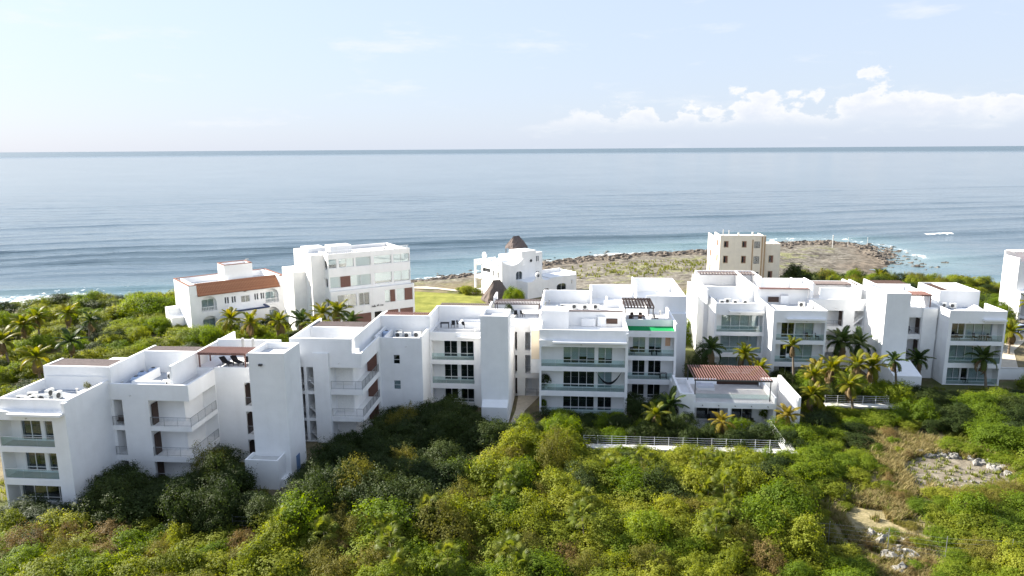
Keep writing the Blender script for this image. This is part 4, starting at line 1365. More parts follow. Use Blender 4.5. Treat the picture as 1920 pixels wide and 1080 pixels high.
sm_ = MB()
scallop(sm_, 0, 3.2, 7.2, 1.5, .25, .0, .28)
pts = [(0, 7.2), (6.2, 7.2)] + [(6.2 * (1 - t), 7.2 + .25 + 1.3 * (2 * abs(t - .5)) ** 2) for t in np.linspace(0, 1, 15)]
V3.part('scalloped_parapet', MB().prism(pts, 0.001, .28), M['plaster'])
pts = [(.31, 7.2), (.31, 7.35)] + []
pts = [(0.3, 7.2), (8.4, 7.2)] + [(8.4 - 8.1 * t, 7.9 + (.9 * (1 - abs(t - .25) * 4) if abs(t - .25) < .25 else 0)) for t in np.linspace(0, 1, 25)]
V3.part('scalloped_parapet', MB().prismx(pts, .3, .55), M['plaster'])
bm_ = MB()
ring(bm_, 7.5, 5.05, .42, .85, -4.1, -3.8)
bm_.prism([(5.6, 3.9), (9.4, 3.9), (8.6, 4.3), (8.3, 4.7), (6.7, 4.7), (6.4, 4.3)], -4.15, -3.75)
V3.part('bell_gable', bm_, M['plaster'])
V3.part('bell', MB().tube([(7.5, -3.95, 5.35), (7.5, -3.95, 5.1), (7.5, -3.95, 4.82)], [.06, .16, .22], 8), M['darksteel'])
bm_ = MB()
ring(bm_, .0, 9.2, .40, .85, 0, .3)
V3.part('bell_gable', MB().poly([(y_ * 0 + .15 + dy_, 7.4 - x_, z_) for x_, dy_, z_ in [(v[0], v[1], v[2]) for v in bm_.v]], bm_.f), M['plaster'])
V3.part('dome', MB().poly(*(lambda n, m: ([(2.8 + 2.6 * math.cos(2 * math.pi * i / n) * math.cos(math.pi / 2 * j / m), 4.6 + 2.6 * math.sin(2 * math.pi * i / n) * math.cos(math.pi / 2 * j / m), 7.2 + 1.5 * math.sin(math.pi / 2 * j / m)) for j in range(m + 1) for i in range(n)],
                                                      [(j * n + i, j * n + (i + 1) % n, (j + 1) * n + (i + 1) % n, (j + 1) * n + i) for j in range(m) for i in range(n)]))(18, 6)), M['plaster'])
V3.part('round_window', MB().tube([(9.1, .799, 7.9), (9.1, .74, 7.9)], .35, 12), M['inside'])
# seaward loggia on columns
lg = MB()
lg.solid([(1, -.2, 6, 10.9, 11.2, -1.5, 7.9), (-1, .3, 2.6, 10.8, 11.3, 4.2, 6.4), (-1, .3, 2.6, 10.8, 11.3, .6, 3.2), (1, -.2, 5.5, 8.41, 10.9, 3.5, 3.8), (1, -.2, 5.5, 8.41, 10.9, 7.0, 7.3)])
V3.part('loggia', lg, M['plaster'])


def thatch_roof(name, T, cx, cy, z0, z1, ax_, ay_, rx_, mat_='thatch'):
    """hipped thatch with a rough, uneven skirt"""
    n, m = 28, 6
    vs, fs = [], []
    for j in range(m + 1):
        t = j / m
        for i in range(n):
            a = 2 * math.pi * i / n
            sx_, sy_ = math.cos(a), math.sin(a)
            k = 1 / max(abs(sx_), abs(sy_)) ** .7
            ex, ey = ax_ * sx_ * k * .8, ay_ * sy_ * k * .8
            tx, ty = rx_ * np.sign(sx_) * abs(sx_) ** .5, 0.02 * sy_
            w = t ** 1.08
            r_ = (random.uniform(-.12, .12) if j < m else 0)
            vs.append((cx + ex * (1 - w) + tx * w + r_, cy + ey * (1 - w) + ty * w + r_, z0 + (z1 - z0) * t + random.uniform(-.10, .10) * (1 if j else 2)))
    for j in range(m):
        for i in range(n):
            fs.append((j * n + i, j * n + (i + 1) % n, (j + 1) * n + (i + 1) % n, (j + 1) * n + i))
    fs.append(tuple(m * n + i for i in range(n)))
    vs2 = [(x, y, z - .35) for x, y, z in vs[:n]]
    nn = len(vs)
    vs += vs2
    fs += [(i, nn + i, nn + (i + 1) % n, (i + 1) % n) for i in range(n)]
    return T.part(name, MB().poly(vs, fs), M[mat_])


V3.part('roof_terrace', MB().solid([(1, 6.61, 13.2, 5.61, 10.6, -1.5, 8.6)]), M['plaster'])
thatch_roof('thatch_roof', V3, 10.2, 8.0, 10.5, 13.0, 3.1, 2.6, .9)
for px_, py_ in ((8.2, 6.4), (12.2, 6.4), (8.2, 9.6), (12.2, 9.6)):
    V3.part('post', MB().tube([(px_, py_, 8.6), (px_, py_, 10.7)], .09, 7), M['wood'])
hut = Thing('palapa_hut', 'grey thatched palapa hut at the edge of the lawn', 'hut', (-17.3, 158.5, 0), math.radians(30), local=True)
thatch_roof('thatch_roof', hut, 0, 0, .7, 5.0, 4.1, 3.4, .9)
for px_, py_ in ((-2.6, -2), (2.6, -2), (-2.6, 2), (2.6, 2)):
    hut.part('post', MB().tube([(px_, py_, -.6), (px_, py_, 2.6)], .12, 7), M['trunk'])

# beige block
V4 = Thing('beige_building', 'beige block with brown shuttered windows and tan corner bands', 'building', (31.2, 157, 0), 0, local=True)
ops = [(1, 0, 9.6, 0, 14, -3, 15.0), (1, 0, 9.6, 0, .25, 15.0, 15.5), (1, 0, .25, 0, 6.5, 15.0, 15.5), (1, 9.35, 9.6, 0, 14, 15, 15.3), (-1, -.1, 9.7, 6.5, 14.1, 13.9, 15.4), (1, 0, .25, 6.5, 14, 13.9, 14.5), (1, 9.6, 13.0, 1.0, 9, -3, 13.0), (1, 9.6, 13, 1.0, 1.2, 13, 13.6), (1, 12.8, 13, 1.2, 9, 13, 13.6)]
fw_ = [(.9, 1.7, 'wood'), (4.7, 5.5, 'wood')]
zr = [(13.0, 14.2), (9.6, 11.0), (6.2, 7.6)]
for u0, u1, _ in fw_:
    for a, b in zr:
        ops.append(hole('f', 0, u0, u1, .4, a, b))
for a, b in zr:
    ops.append(hole('f', 0, 7.2, 8.4, 2.0, a - .2, b))
    ops.append(hole('l', 0, 1.8, 3.2, .4, a, b))
    ops.append(hole('l', 0, 9.4, 10.8, .4, a - 3.4 if a > 12 else a, b - 3.4 if a > 12 else b))
    if a < 12:
        ops.append(hole('f', 1.0, 10.7, 11.5, .4, a, b))
V4.part('wall', MB().solid(ops), M['beige'])


def shutter_win(T, face, c, u0, u1, a, b):
    m_ = MB()
    fbox(m_, face, c, u0 - .1, u1 + .1, -.03, .0, a - .12, a)
    fbox(m_, face, c, u0 - .1, u1 + .1, -.03, .0, b, b + .1)
    fbox(m_, face, c, u0 - .1, u0, -.03, .0, a, b)
    fbox(m_, face, c, u1, u1 + .1, -.03, .0, a, b)
    o = T.part('window', m_, M['tan'])
    p_ = MB()
    fbox(p_, face, c, u0, (u0 + u1) / 2 - .02, .10, .13, a, b)
    T.part('pane', p_, M['glass'], o)
    p_ = MB()
    fbox(p_, face, c, (u0 + u1) / 2, u1, .06, .10, a, b)
    T.part('shutter', p_, M['brown'], o)
    p_ = MB()
    fbox(p_, face, c, u0 + .01, u1 - .01, .34, .38, a + .01, b - .01)
    T.part('dark_lining', p_, M['inside'], o)  # dark sheet in place of the unlit room


for u0, u1, _ in fw_:
    for a, b in zr:
        shutter_win(V4, 'f', 0, u0, u1, a, b)
for a, b in zr:
    window(V4, 'f', 0, 7.2, 8.4, a - .2, b, 2, 0, frame='darksteel')
    shutter_win(V4, 'l', 0, 1.8, 3.2, a, b)
    if a < 12:
        shutter_win(V4, 'l', 0, 9.4, 10.8, a, b)
        shutter_win(V4, 'f', 1.0, 10.7, 11.5, a, b)
for u0, u1 in ((6.75, 7.0), (8.7, 9.0), (9.25, 9.55)):
    V4.part('corner_band', MB().box(u0, u1, -.08, -.001, -2, 15.2 if u0 > 8 else 14.6), M['tan'])
for px_, py_, h_ in ((.8, 1.2, 1.1), (2.2, 2.0, .9), (4.0, 1.0, .5), (7.0, 1.2, .6)):
    V4.part('vent_pipe', MB().tube([(px_, py_, 15.0), (px_, py_, 15.5 + h_)], .10 if h_ > .7 else .22, 7), M['concrete'])
V4.part('roof_deck', MB().box(.3, 9.3, .3, 6.4, 15.004, 15.02), M['deck'])

# house at the right edge
V5 = Thing('corner_house', 'white two storey house with tall window and pinkish roof terrace', 'house', (88.4, 150, 0), math.radians(2), local=True)
ops = [(1, 0, 16, 0, 5, -3, 10.4), (1, 0, .3, 0, 5, 10.4, 12.0), (1, 0, 16, 4.7, 5, 10.4, 12.9), (1, .3, 16, 0, .25, 10.4, 11.2), hole('f', 0, 4.0, 5.4, 2.0, 6.0, 8.6), hole('f', 0, .8, 2.2, 1.5, .2, 3.0), (1, .0, 16, -1.6, 0, 4.9, 5.4), (1, 0, .4, -1.6, 0, -3, 4.9)]
V5.part('wall', MB().solid(ops), M['plaster'])
window(V5, 'f', 0, 4.0, 5.4, 6.0, 8.6, 2, 0, frame='darksteel')
V5.part('roof_deck', MB().box(.35, 16, .3, 4.6, 10.404, 10.42), mat('pink_roof_tile', (0.42, 0.25, 0.20), .8, .1, 2))
pergola(V5, .4, 9.0, 2.6, 5.0, 12.95, .6, .22, 'white')
# sliver of a house beyond the left edge
V6 = Thing('edge_house', 'pale grey house wall at the end of the leafy garden', 'house', (-131, 136, 0), math.radians(35), local=True)
V6.part('wall', MB().solid([(1, -12, 0, 0, 8, -2, 6.2), (1, -12, 0, 0, .25, 6.2, 6.9), (1, -.25, 0, 0, 8, 6.2, 6.9), hole('f', 0, -4, -2, .8, 3, 5)]), M['plaster2'])
V6.part('roof_deck', MB().box(-11.9, -.3, .3, 7.9, 6.204, 6.22), M['deck'])
V6.part('window', MB().box(-3.98, -2.02, .4, .45, 3.02, 4.98), M['inside'])
# garden wall by the last block
GW = Thing('garden_wall', 'low white garden wall beside the last white block', 'wall', (66, 107, 0))
GW.part('wall', MB().solid([(1, 62.6, 84, 108.0, 108.25, -.3, 1.7)]), M['plaster'])
GW.part('coping', MB().box(62.55, 84, 107.95, 108.3, 1.702, 1.8), M['concrete'])

# ------------------------------------------------------------------ loose things on the roofs and balconies
pa = Thing('air_conditioner', '', 'air conditioner', (0, 0, 0), local=True)
pa.part('casing', MB().box(-.45, .45, -.17, .17, .08, .78), M['ac'])
pa.part('fan_grille', MB().tube([(-.12, -.171, .43), (-.12, -.20, .43)], .27, 12), M['darksteel'])
pa.part('foot', MB().box(-.36, -.30, -.2, .2, 0, .08), M['darksteel'])
pa.part('foot', MB().box(.30, .36, -.2, .2, 0, .08), M['darksteel'])
ac_spots = [(-52.9, 63.2, 10.02, .2, 'end'), (-52.3, 62.3, 10.02, 1.4, 'end'), (-51.4, 62.7, 10.02, .1, 'end'), (-51.9, 64.2, 10.02, 1.5, 'end'), (-50.6, 63.6, 10.02, 1.5, 'end'), (-48.5, 62.6, 10.02, 1.4, 'end'), (-48.3, 64.0, 10.02, 1.4, 'end'), (-53.3, 62.2, 10.02, 0, 'end'),
            (-43.9, 67.6, 10.02, 0, 'mid'), (-42.8, 67.5, 10.02, 0, 'mid'), (-41.7, 67.7, 10.02, 0, 'mid'), (-42.6, 70.2, 10.02, 0, 'mid'), (-41.6, 71.2, 10.02, 1.5, 'mid'),
            (-22.6, 89.0, 9.97, 0, 'b'), (-21.4, 88.9, 9.97, 0, 'b'), (-20.2, 89.2, 9.97, 0, 'b'), (-22.9, 90.3, 9.97, 0, 'b'),
            (-1.6, 107.0, 10.02, 0, 'c'), (.2, 107.2, 10.02, 0, 'c'), (1.8, 107.0, 10.02, 0, 'c'), (3.4, 107.3, 10.02, 0, 'c'), (-2.6, 106.0, 10.02, 1.5, 'c'),
            (23.0, 111.5, 10.02, 0, 'g1'), (25.0, 111.6, 10.02, 0, 'g1'), (26.5, 111.6, 10.02, 0, 'g1'), (24.0, 112.6, 10.02, 0, 'g1'), (34.6, 110.6, 10.02, 0, 'g2'), (35.4, 109.6, 10.02, 1.5, 'g2'),
            (-38.6, 122.6, 15.62, .6, 'v2'), (-37.0, 123.6, 15.62, .6, 'v2'), (-35.2, 125.0, 15.62, .7, 'v2'), (-33.8, 126.0, 15.62, .6, 'v2'), (-36.6, 125.6, 15.62, 2.1, 'v2'), (-34.4, 127.8, 15.62, .6, 'v2'), (-32.6, 128.0, 15.62, .6, 'v2'),
            (54.4, 111.2, 10.01, 0, 'g5'), (55.6, 111.3, 10.01, .3, 'g5'), (56.8, 111.1, 10.01, 0, 'g5')]
ac_lab = {'end': 'pale air conditioning unit on the grey roof of the end unit', 'mid': 'pale air conditioning unit inside the roof pen next to plastic tanks', 'b': 'pale air conditioning unit above the two small square windows',
          'v2': 'pale air conditioning unit on top of the tall condominium',
          'c': 'pale air conditioning unit on the roof behind the broad balcony block', 'g1': 'pale air conditioning unit behind the parapet of the curtained balconies', 'g2': 'pale air conditioning unit beside the rooftop grill niche', 'g5': 'pale air conditioning unit on the sunlit end block of the long building'}
for k, (x, y, z, r, key) in enumerate(ac_spots):
    e = pa.e if k == 0 else copy_tree(pa.e)
    e.location = (x, y, z)
    e.rotation_euler = (0, 0, r)
    tag(e, ac_lab[key], 'air conditioner', 'rooftop air conditioners')
pt_ = Thing('water_tank', '', 'tank', (0, 0, 0), local=True)
pt_.part('tank_body', MB().tube([(0, 0, 0), (0, 0, .1), (0, 0, 1.0), (0, 0, 1.25), (0, 0, 1.35)], [.62, .66, .66, .45, .2], 14), M['shadetank'])
pt_.part('tank_lid', MB().tube([(0, 0, 1.352), (0, 0, 1.42)], .24, 10), M['darksteel'])
for k, (x, y, z, lab) in enumerate([(-45.6, 68.6, 10.02, 'pale plastic water tank in the shaded roof well'), (-45.9, 70.2, 10.02, 'pale plastic water tank in the shaded roof well'), (-45.5, 71.6, 10.02, 'pale plastic water tank in the shaded roof well'),
                                    (-24.3, 89.4, 9.97, 'pale plastic water tank in the corner above the small square windows')]):
    e = pt_.e if k == 0 else copy_tree(pt_.e)
    e.location = (x, y, z)
    e.rotation_euler = (0, 0, k * .7)
    e.scale = (.82, .82, .62)
    tag(e, lab, 'water tank', 'rooftop water tanks')


def lounger(x, y, z, r, label, m1='black'):
    T = Thing('sun_lounger', label, 'sun lounger', (x, y, z), r, 'dark sun loungers', local=True)
    T.part('seat', MB().box(-.32, .32, -.95, .35, .28, .36), M[m1])
    T.part('backrest', MB().prismx([(.352, .30), (.352, .38), (.95, .80), (.98, .72)], -.32, .32), M[m1])
    for sx_ in (-.27, .27):
        for sy_ in (-.85, .3):
            T.part('leg', MB().box(sx_ - .03, sx_ + .03, sy_ - .03, sy_ + .03, 0, .278), M['darksteel'])


def table_set(x, y, z, label, m_='wood', w=1.4, d=.8):
    T = Thing('outdoor_table', label, 'table', (x, y, z), .1, local=True)
    T.part('table_top', MB().box(-w / 2, w / 2, -d / 2, d / 2, .70, .75), M[m_])
    for sx_ in (-1, 1):
        for sy_ in (-1, 1):
            T.part('leg', MB().box(sx_ * (w / 2 - .08) - .035, sx_ * (w / 2 - .08) + .035, sy_ * (d / 2 - .08) - .035, sy_ * (d / 2 - .08) + .035, 0, .698), M[m_])


def chair(x, y, z, r, label, m_='black', group='dark outdoor chairs'):
    T = Thing('outdoor_chair', label, 'chair', (x, y, z), r, group, local=True)
    T.part('seat', MB().box(-.24, .24, -.24, .24, .42, .47), M[m_])
    T.part('backrest', MB().prismx([(.20, .472), (.25, .472), (.33, .95), (.29, .96)], -.24, .24), M[m_])
    for sx_ in (-.21, .21):
        for sy_ in (-.21, .21):
            T.part('leg', MB().box(sx_ - .02, sx_ + .02, sy_ - .02, sy_ + .02, 0, .418), M['darksteel'])


lounger(-37.9, 73.1, 10.88, 1.0, 'dark sun lounger on the terrace beside the stair tower')
lounger(-36.9, 73.5, 10.88, .9, 'dark sun lounger on the terrace beside the stair tower')
table_set(-35.0, 73.5, 10.88, 'dark table under the terrace pergola beside the stair tower', 'wood', .9, .9)
for k in range(3):
    chair(-35.6 + k * .65, 73.0 + .6 * (k % 2), 10.88, k * 2.0, 'dark chair round the terrace table beside the stair tower')
table_set(-17.5, 94.4, 10.02, 'low dark table beside the curved roof bench', 'black', 1.2, .8)
for k in range(3):
    chair(-16.4 + k * .75, 94.6 + .4 * (k % 2), 10.02, k * 1.4, 'dark chair near the curved roof bench')
table_set(8.9, 100.2, 10.02, 'dark picnic table under the dark roof pergola', 'wood', 2.2, 1.0)
for k, (dx_, dy_) in enumerate(((-.9, -1.0), (.3, -1.0), (-.6, 1.0), (.6, 1.0))):
    chair(8.9 + dx_, 100.2 + dy_, 10.02, 0 if dy_ > 0 else 3.14, 'dark chair at the picnic table under the dark roof pergola', 'wood')
chair(11.6, 100.0, 10.02, 1.2, 'dark chair standing right outside the dark roof pergola', 'wood')
chair(-8.0, 97.6, 10.9, .3, 'dark chair on the terrace behind the slab tower')
chair(-7.1, 97.9, 10.9, 2.3, 'dark chair on the terrace behind the slab tower')
table_set(10.9, 95.2, 6.5, 'small dark table on the balcony with the orange towel', 'black', .8, .6)
chair(8.0, 95.3, 6.5, .4, 'dark chair on the balcony with the orange towel')
table_set(12.2, 95.2, 3.24, 'small dark table on the shaded balcony two floors below the green roof strip', 'black', 1.0, .6)
for k, x in enumerate((55.2, 57.6, 59.6)):
    chair(x, 105.8, 6.5, .3 * k, 'dark chair on the top balcony of the sunlit end block')
table_set(58.7, 105.8, 6.5, 'small dark table on the top balcony of the sunlit end block', 'black', .9, .6)
chair(57.0, 105.8, .1, .2, 'dark chair on the lowest balcony of the sunlit end block')
chair(49.8, 109.0, 3.32, .2, 'dark chair in the gallery beside the blank tower, lower level')
chair(49.9, 109.0, 6.67, .2, 'dark chair in the gallery beside the blank tower, upper level')
for k in range(2):
    chair(34.0 + k * 1.3, 104.8, 6.5, .5 + k, 'dark chair on the glass balcony beside the tall bent palm')
for k, x in enumerate((27.0, 31.4)):
    chair(x, 109.2 if k == 0 else 104.8, 3.24, .2, ('white chair on the curtained balcony', 'white chair on the balcony beneath the wicker chairs')[k], 'white', 'white balcony chairs')
chair(17.2, 87.6, .06, .4, 'dark chair under the low terrace house, by the first window')
chair(21.6, 87.6, .06, 1.4, 'dark chair under the low terrace house, by the second window')
chair(22.4, 87.2, .06, 2.4, 'dark chair under the low terrace house, by the second window')
db = Thing('day_bed', 'pale day bed under the red brown terrace pergola', 'day bed', (17.0, 90.6, 3.48), 0, local=True)
db.part('base', MB().box(-1.1, 1.1, -.8, .8, 0, .3), M['white'])
db.part('mattress', MB().box(-1.05, 1.05, -.75, .75, .302, .52), M['cushion'])
db.part('pillow', MB().box(-1.0, -.5, .2, .7, .522, .66), M['cushion'])
tv = Thing('bench_screen', 'dark low bench screen in the corner gallery next to the long side wall', 'bench', (-46.6, 66.9, 6.22), 0, local=True)
tv.part('seat', MB().box(-.6, .55, -.15, .2, .35, .42), M['wood'])
tv.part('backrest', MB().box(-.6, .55, .16, .2, .422, .85), M['wood'])
tv.part('leg', MB().box(-.55, -.48, -.1, .15, 0, .348), M['wood'])
tv.part('leg', MB().box(.43, .5, -.1, .15, 0, .348), M['wood'])
# hammock
hm = Thing('hammock', 'dark hammock slung across the middle balcony', 'hammock', (4.6, 89.7, 3.24), 0, local=True)
pts = [(-1.55 + 3.2 * t, 0, 2.35 - 7.0 * t * (1 - t) * .92 + .15 * t) for t in np.linspace(0, 1, 13)]
vs, fs = [], []
for i, (x, y, z) in enumerate(pts):
    w_ = .04 + .42 * math.sin(math.pi * i / 12) ** .6
    vs += [(x, -w_, z + w_ * .25), (x, 0, z - w_ * .18), (x, w_, z + w_ * .25)]
for i in range(12):
    for k in range(2):
        fs.append((i * 3 + k, i * 3 + 3 + k, i * 3 + 4 + k, i * 3 + 1 + k))
hm.part('sling', MB().poly(vs, fs), M['black'])
hm.part('rope', MB().tube([(-1.55, 0, 2.35), (-1.62, 0, 2.6)], .025, 4), M['black'])
hm.part('rope', MB().tube([(1.65, 0, 2.5), (1.72, 0, 2.62)], .025, 4), M['black'])

# pipes, vents and caps that belong to the roofs
for T, runs in ((A, [[(-53.8, 61.2, 10.06), (-50.0, 63.0, 10.06), (-49.6, 66.3, 10.06)], [(-52.0, 65.8, 10.06), (-48.6, 65.6, 10.06)], [(-44.3, 67.3, 10.06), (-41.4, 68.6, 10.06), (-41.3, 72.3, 10.06)], [(-32.3, 80.0, 10.1), (-26.2, 82.5, 10.1)]]),
                (B, [[(-23.4, 87.2, 10.0), (-20.0, 87.6, 10.0), (-19.5, 90.9, 10.0)], [(-24.4, 90.8, 10.0), (-21.0, 90.6, 10.0)]]),
                (C, [[(-4.0, 105.0, 10.06), (5.8, 105.6, 10.06)], [(-3.6, 108.4, 10.06), (2.0, 109.6, 10.06), (2.2, 111.6, 10.06)], [(11.2, 103.9, 10.06), (13.2, 99.0, 10.06)]]),
                (G, [[(22.0, 110.6, 10.06), (28.0, 111.0, 10.06)], [(29.2, 108.6, 10.06), (35.8, 109.0, 10.06)], [(54.0, 107.6, 10.06), (60.6, 108.2, 10.06)]])):
    for r_ in runs:
        T.part('roof_pipe', MB().tube(r_, .035, 5), M['frame'])
for T, x, y, z in ((A, -49.6, 65.0, 10.0), (A, -46.4, 67.4, 10.0), (A, -30.0, 81.0, 10.05), (A, -27.2, 83.6, 10.05), (B, -19.9, 90.5, 9.96), (B, -13.0, 92.0, 10.0), (C, -3.8, 110.6, 10.0), (C, 4.8, 103.0, 10.0), (C, 12.6, 104.0, 10.0), (G, 22.4, 113.4, 10.0), (G, 35.2, 112.0, 10.0), (G, 60.0, 107.4, 10.0)):
    T.part('roof_vent', MB().tube([(x, y, z + .01), (x, y, z + .55), (x, y, z + .56), (x, y, z + .66)], [.09, .09, .15, .13], 8), M['concrete'])
for T, x, y, z in ((A, -45.0, 66.5, 9.55), (A, -51.2, 60.05, 9.4), (A, -27.0, 78.2, 9.75), (B, -21.0, 86.3, 9.6), (C, 1.0, 89.0, 9.5), (C, 10.2, 94.5, 9.55), (G, 25.0, 108.5, 9.4), (G, 33.4, 104.0, 9.4), (G, 40.2, 112.2, 9.6), (G, 56.2, 105.0, 9.4)):
    T.part('drain_spout', MB().tube([(x, y + .1, z), (x, y - .22, z - .03)], .05, 6), M['concrete'])

# ------------------------------------------------------------------ vegetation
def unit(v):
    return v / np.maximum(np.linalg.norm(v, axis=-1, keepdims=True), 1e-6)


def leaf_quads(c, n, L_, W_, r):
    """rhombic leaves at c facing n"""
    t = unit(np.cross(n, r.normal(size=n.shape)))
    b = np.cross(n, t)
    L_, W_ = L_[:, None], W_[:, None]
    V = np.stack([c - t * L_ * .5, c + b * W_ * .5 + n * W_ * .12, c + t * L_ * .5, c - b * W_ * .5 + n * W_ * .12], 1).reshape(-1, 3)
    Q = np.arange(len(c) * 4).reshape(-1, 4)
    return V, Q


def make_shrub(seed, R, H, lumps, tufts, leaf, aspect=.55, flat=.75, shoots=8, mat_='bright', tr=.26):
    """crown of leaf tufts on uneven lobes with free shoots, stem mesh of forking limbs"""
    r = np.random.default_rng(seed)
    cs_, rs_ = [], []
    for k in range(lumps):
        a = r.uniform(0, 6.283)
        q = r.random() ** .6
        rad = R * .82 * q
        zc = H * np.clip(.74 - .40 * q ** 2 + r.normal() * .15, .16, .86)
        cs_.append((rad * math.cos(a) * 1.12, rad * math.sin(a) * .92, zc))
        rs_.append(R * r.choice([.2, .26, .32, .40, .48]) * (1.1 - .25 * q))
    cs_, rs_ = np.array(cs_), np.array(rs_)
    P, D, K = [], [], []
    for i in range(lumps):
        nt_ = int(tufts * (rs_[i] / (R * .34)) ** 2) + 4
        d = unit(r.normal(size=(nt_, 3)) + np.array([0, 0, .35]))
        rad = rs_[i] * (.95 + r.normal(size=nt_) * .20 + .5 * r.random(nt_) ** 5)
        p = cs_[i] + d * rad[:, None] * np.array([1, 1, flat])
        keep = np.ones(nt_, bool)
        for j in range(lumps):
            if j != i:
                keep &= np.linalg.norm((p - cs_[j]) / np.array([1, 1, flat]), axis=1) > rs_[j] * .72
        P.append(p[keep])
        D.append(d[keep])
        K.append(np.full(keep.sum(), r.random()))
    # shoots that break the outline
    tops = []
    for k in range(shoots):
        i = r.integers(lumps)
        d = unit((r.normal(size=3) * .6 + np.array([0, 0, .9])))
        ln = rs_[i] * r.uniform(1.2, 1.9)
        tops.append((cs_[i], cs_[i] + d * ln))
        m_ = r.integers(3, 7)
        q = cs_[i] + d * (ln * np.linspace(.75, 1.0, m_))[:, None] + r.normal(size=(m_, 3)) * .05
        P.append(q)
        D.append(np.repeat(d[None], m_, 0))
        K.append(np.full(m_, .9))
    P, D, K = np.concatenate(P), np.concatenate(D), np.concatenate(K)
    nl = 13
    n = len(P)
    sz = np.repeat(tr * r.uniform(.6, 1.35, n), nl)[:, None]
    off = r.normal(size=(n * nl, 3)) * .55
    Dn = np.repeat(D, nl, 0)
    C_ = np.repeat(P, nl, 0) + (off + Dn * .25) * sz
    N_ = unit(off * .8 + Dn * .8 + np.array([0, 0, .35]) + r.normal(size=off.shape) * .3)
    tint = np.clip(np.repeat(r.random(n) * .45 + K * .35, nl) + r.random(n * nl) * .3 - .05, 0, 1)
    ok = C_[:, 2] > .02
    C_, N_, tint = C_[ok], N_[ok], tint[ok]
    ll = leaf * r.uniform(.7, 1.4, len(C_))
    V, Q = leaf_quads(C_, N_, ll, ll * aspect, r)
    crown = np_mesh('crown', V, Q, {'tint': np.repeat(tint, 4)})
    crown.materials.append(LM[mat_])
    mb = MB()
    for i in range(0, lumps, 2):
        p = cs_[i]
        mb.tube([(r.uniform(-.1, .1), r.uniform(-.1, .1), -.3), (p[0] * .45 + r.uniform(-.1, .1), p[1] * .45, p[2] * .5), (p[0], p[1], p[2])], [.055 * R / 2 + .02, .035, .012], 5)
    for p, q in tops:
        mb.tube([tuple(p), tuple(q)], [.014, .006], 3)
    stem = mb.mesh('stem')
    stem.materials.append(M['bark'])
    return crown, stem


KINDS = {
    'bright': [make_shrub(100 + k, 2.0, 2.9, 13 + k, 48, .155, .60, .85, 10, 'bright', .26) for k in range(6)],
    'lush': [make_shrub(200 + k, 2.0, 2.8, 14 + k, 48, .14, .60, .85, 8, 'lush', .26) for k in range(6)],
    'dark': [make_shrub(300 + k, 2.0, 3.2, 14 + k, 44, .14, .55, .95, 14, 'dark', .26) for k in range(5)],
    'olive': [make_shrub(400 + k, 2.0, 2.7, 13 + k, 46, .12, .45, .85, 16, 'olive', .24) for k in range(6)],
    'dry': [make_shrub(500 + k, 1.8, 2.3, 12 + k, 34, .105, .40, .85, 18, 'dry', .22) for k in range(4)],
}
SHRUB_WORDS = {
    'bright': ('bright_shrub', 'yellow green shrub'), 'lush': ('green_shrub', 'lush mid green rounded shrub'), 'dark': ('dark_shrub', 'tall dark green bush'),
    'olive': ('olive_shrub', 'olive green twiggy shrub'), 'dry': ('dry_shrub', 'brownish half dry shrub')}
n_shrub = 0
LANDMARKS = [('under the end unit with the glass balconies', -50, 57), ('below the first open gallery', -43, 63), ('at the foot of the walled annex', -31, 62), ('beside the blank stair tower', -24, 66), ('below the far gallery', -24, 75), ('under the two small square windows', -21, 83),
             ('before the three dark balcony windows', -15, 87), ('at the foot of the slab tower', -9.5, 82), ('by the path between two blocks', -4, 86), ('before the hammock balcony', 2, 84), ('before the green roof block', 9, 86), ('beside the terrace house patio', 17, 82),
             ('at the start of the boardwalk', 1, 74), ('under the boardwalk rail', 9, 74), ('below the boardwalk and terrace house', 17, 74), ('at the end of the boardwalk', 25, 75), ('by the sunlit end wall of the terrace house', 29, 84), ('under the palm clump boardwalk', 37, 89),
             ('before the sloping annex', 46, 96), ('before the sunlit end block', 56, 100), ('on the shaded side of the dirt clearing', 40, 84), ('behind the heaped limestone lumps', 49, 79), ('before the dirt clearing', 40, 66), ('between clearing and wire fence', 36, 61),
             ('left of the dry trail', 21, 66), ('along the wire fence by the trail', 20, 60), ('along the wire fence', 8, 60), ('along the overgrown wire fence', -6, 59), ('along the buried end of the wire fence', -22, 57), ('in the middle of the fan palm thicket', -6, 68),
             ('in the open thicket', 8, 67), ('in the front row below the fan palms', -10, 50), ('in the front row of the brown scrub', -25, 50), ('in the front corner under the end unit', -40, 51), ('in the front row before the wire fence', 6, 51), ('in the front row by the trail', 20, 52), ('in the front row past the stone heap', 35, 54),
             ('behind the end unit roof', -72, 100), ('behind the first roof pergola', -60, 100), ('in the middle of the palm garden', -95, 112), ('near the pale edge house', -118, 134), ('at the seaward end of the palm garden', -104, 146), ('beside the tiled villa steps', -80, 126),
             ('before the tiled villa porch', -62, 124), ('between tiled villa and condominium', -52, 122), ('under the condominium windows', -40, 112), ('on the coast behind the blank tower', 68, 190), ('on the coast by the small bay', 98, 196), ('before the corner house', 82, 150), ('by the sandy side path', 70, 128),
             ('behind the third block', 20, 138), ('against the beige block', 51, 157)]


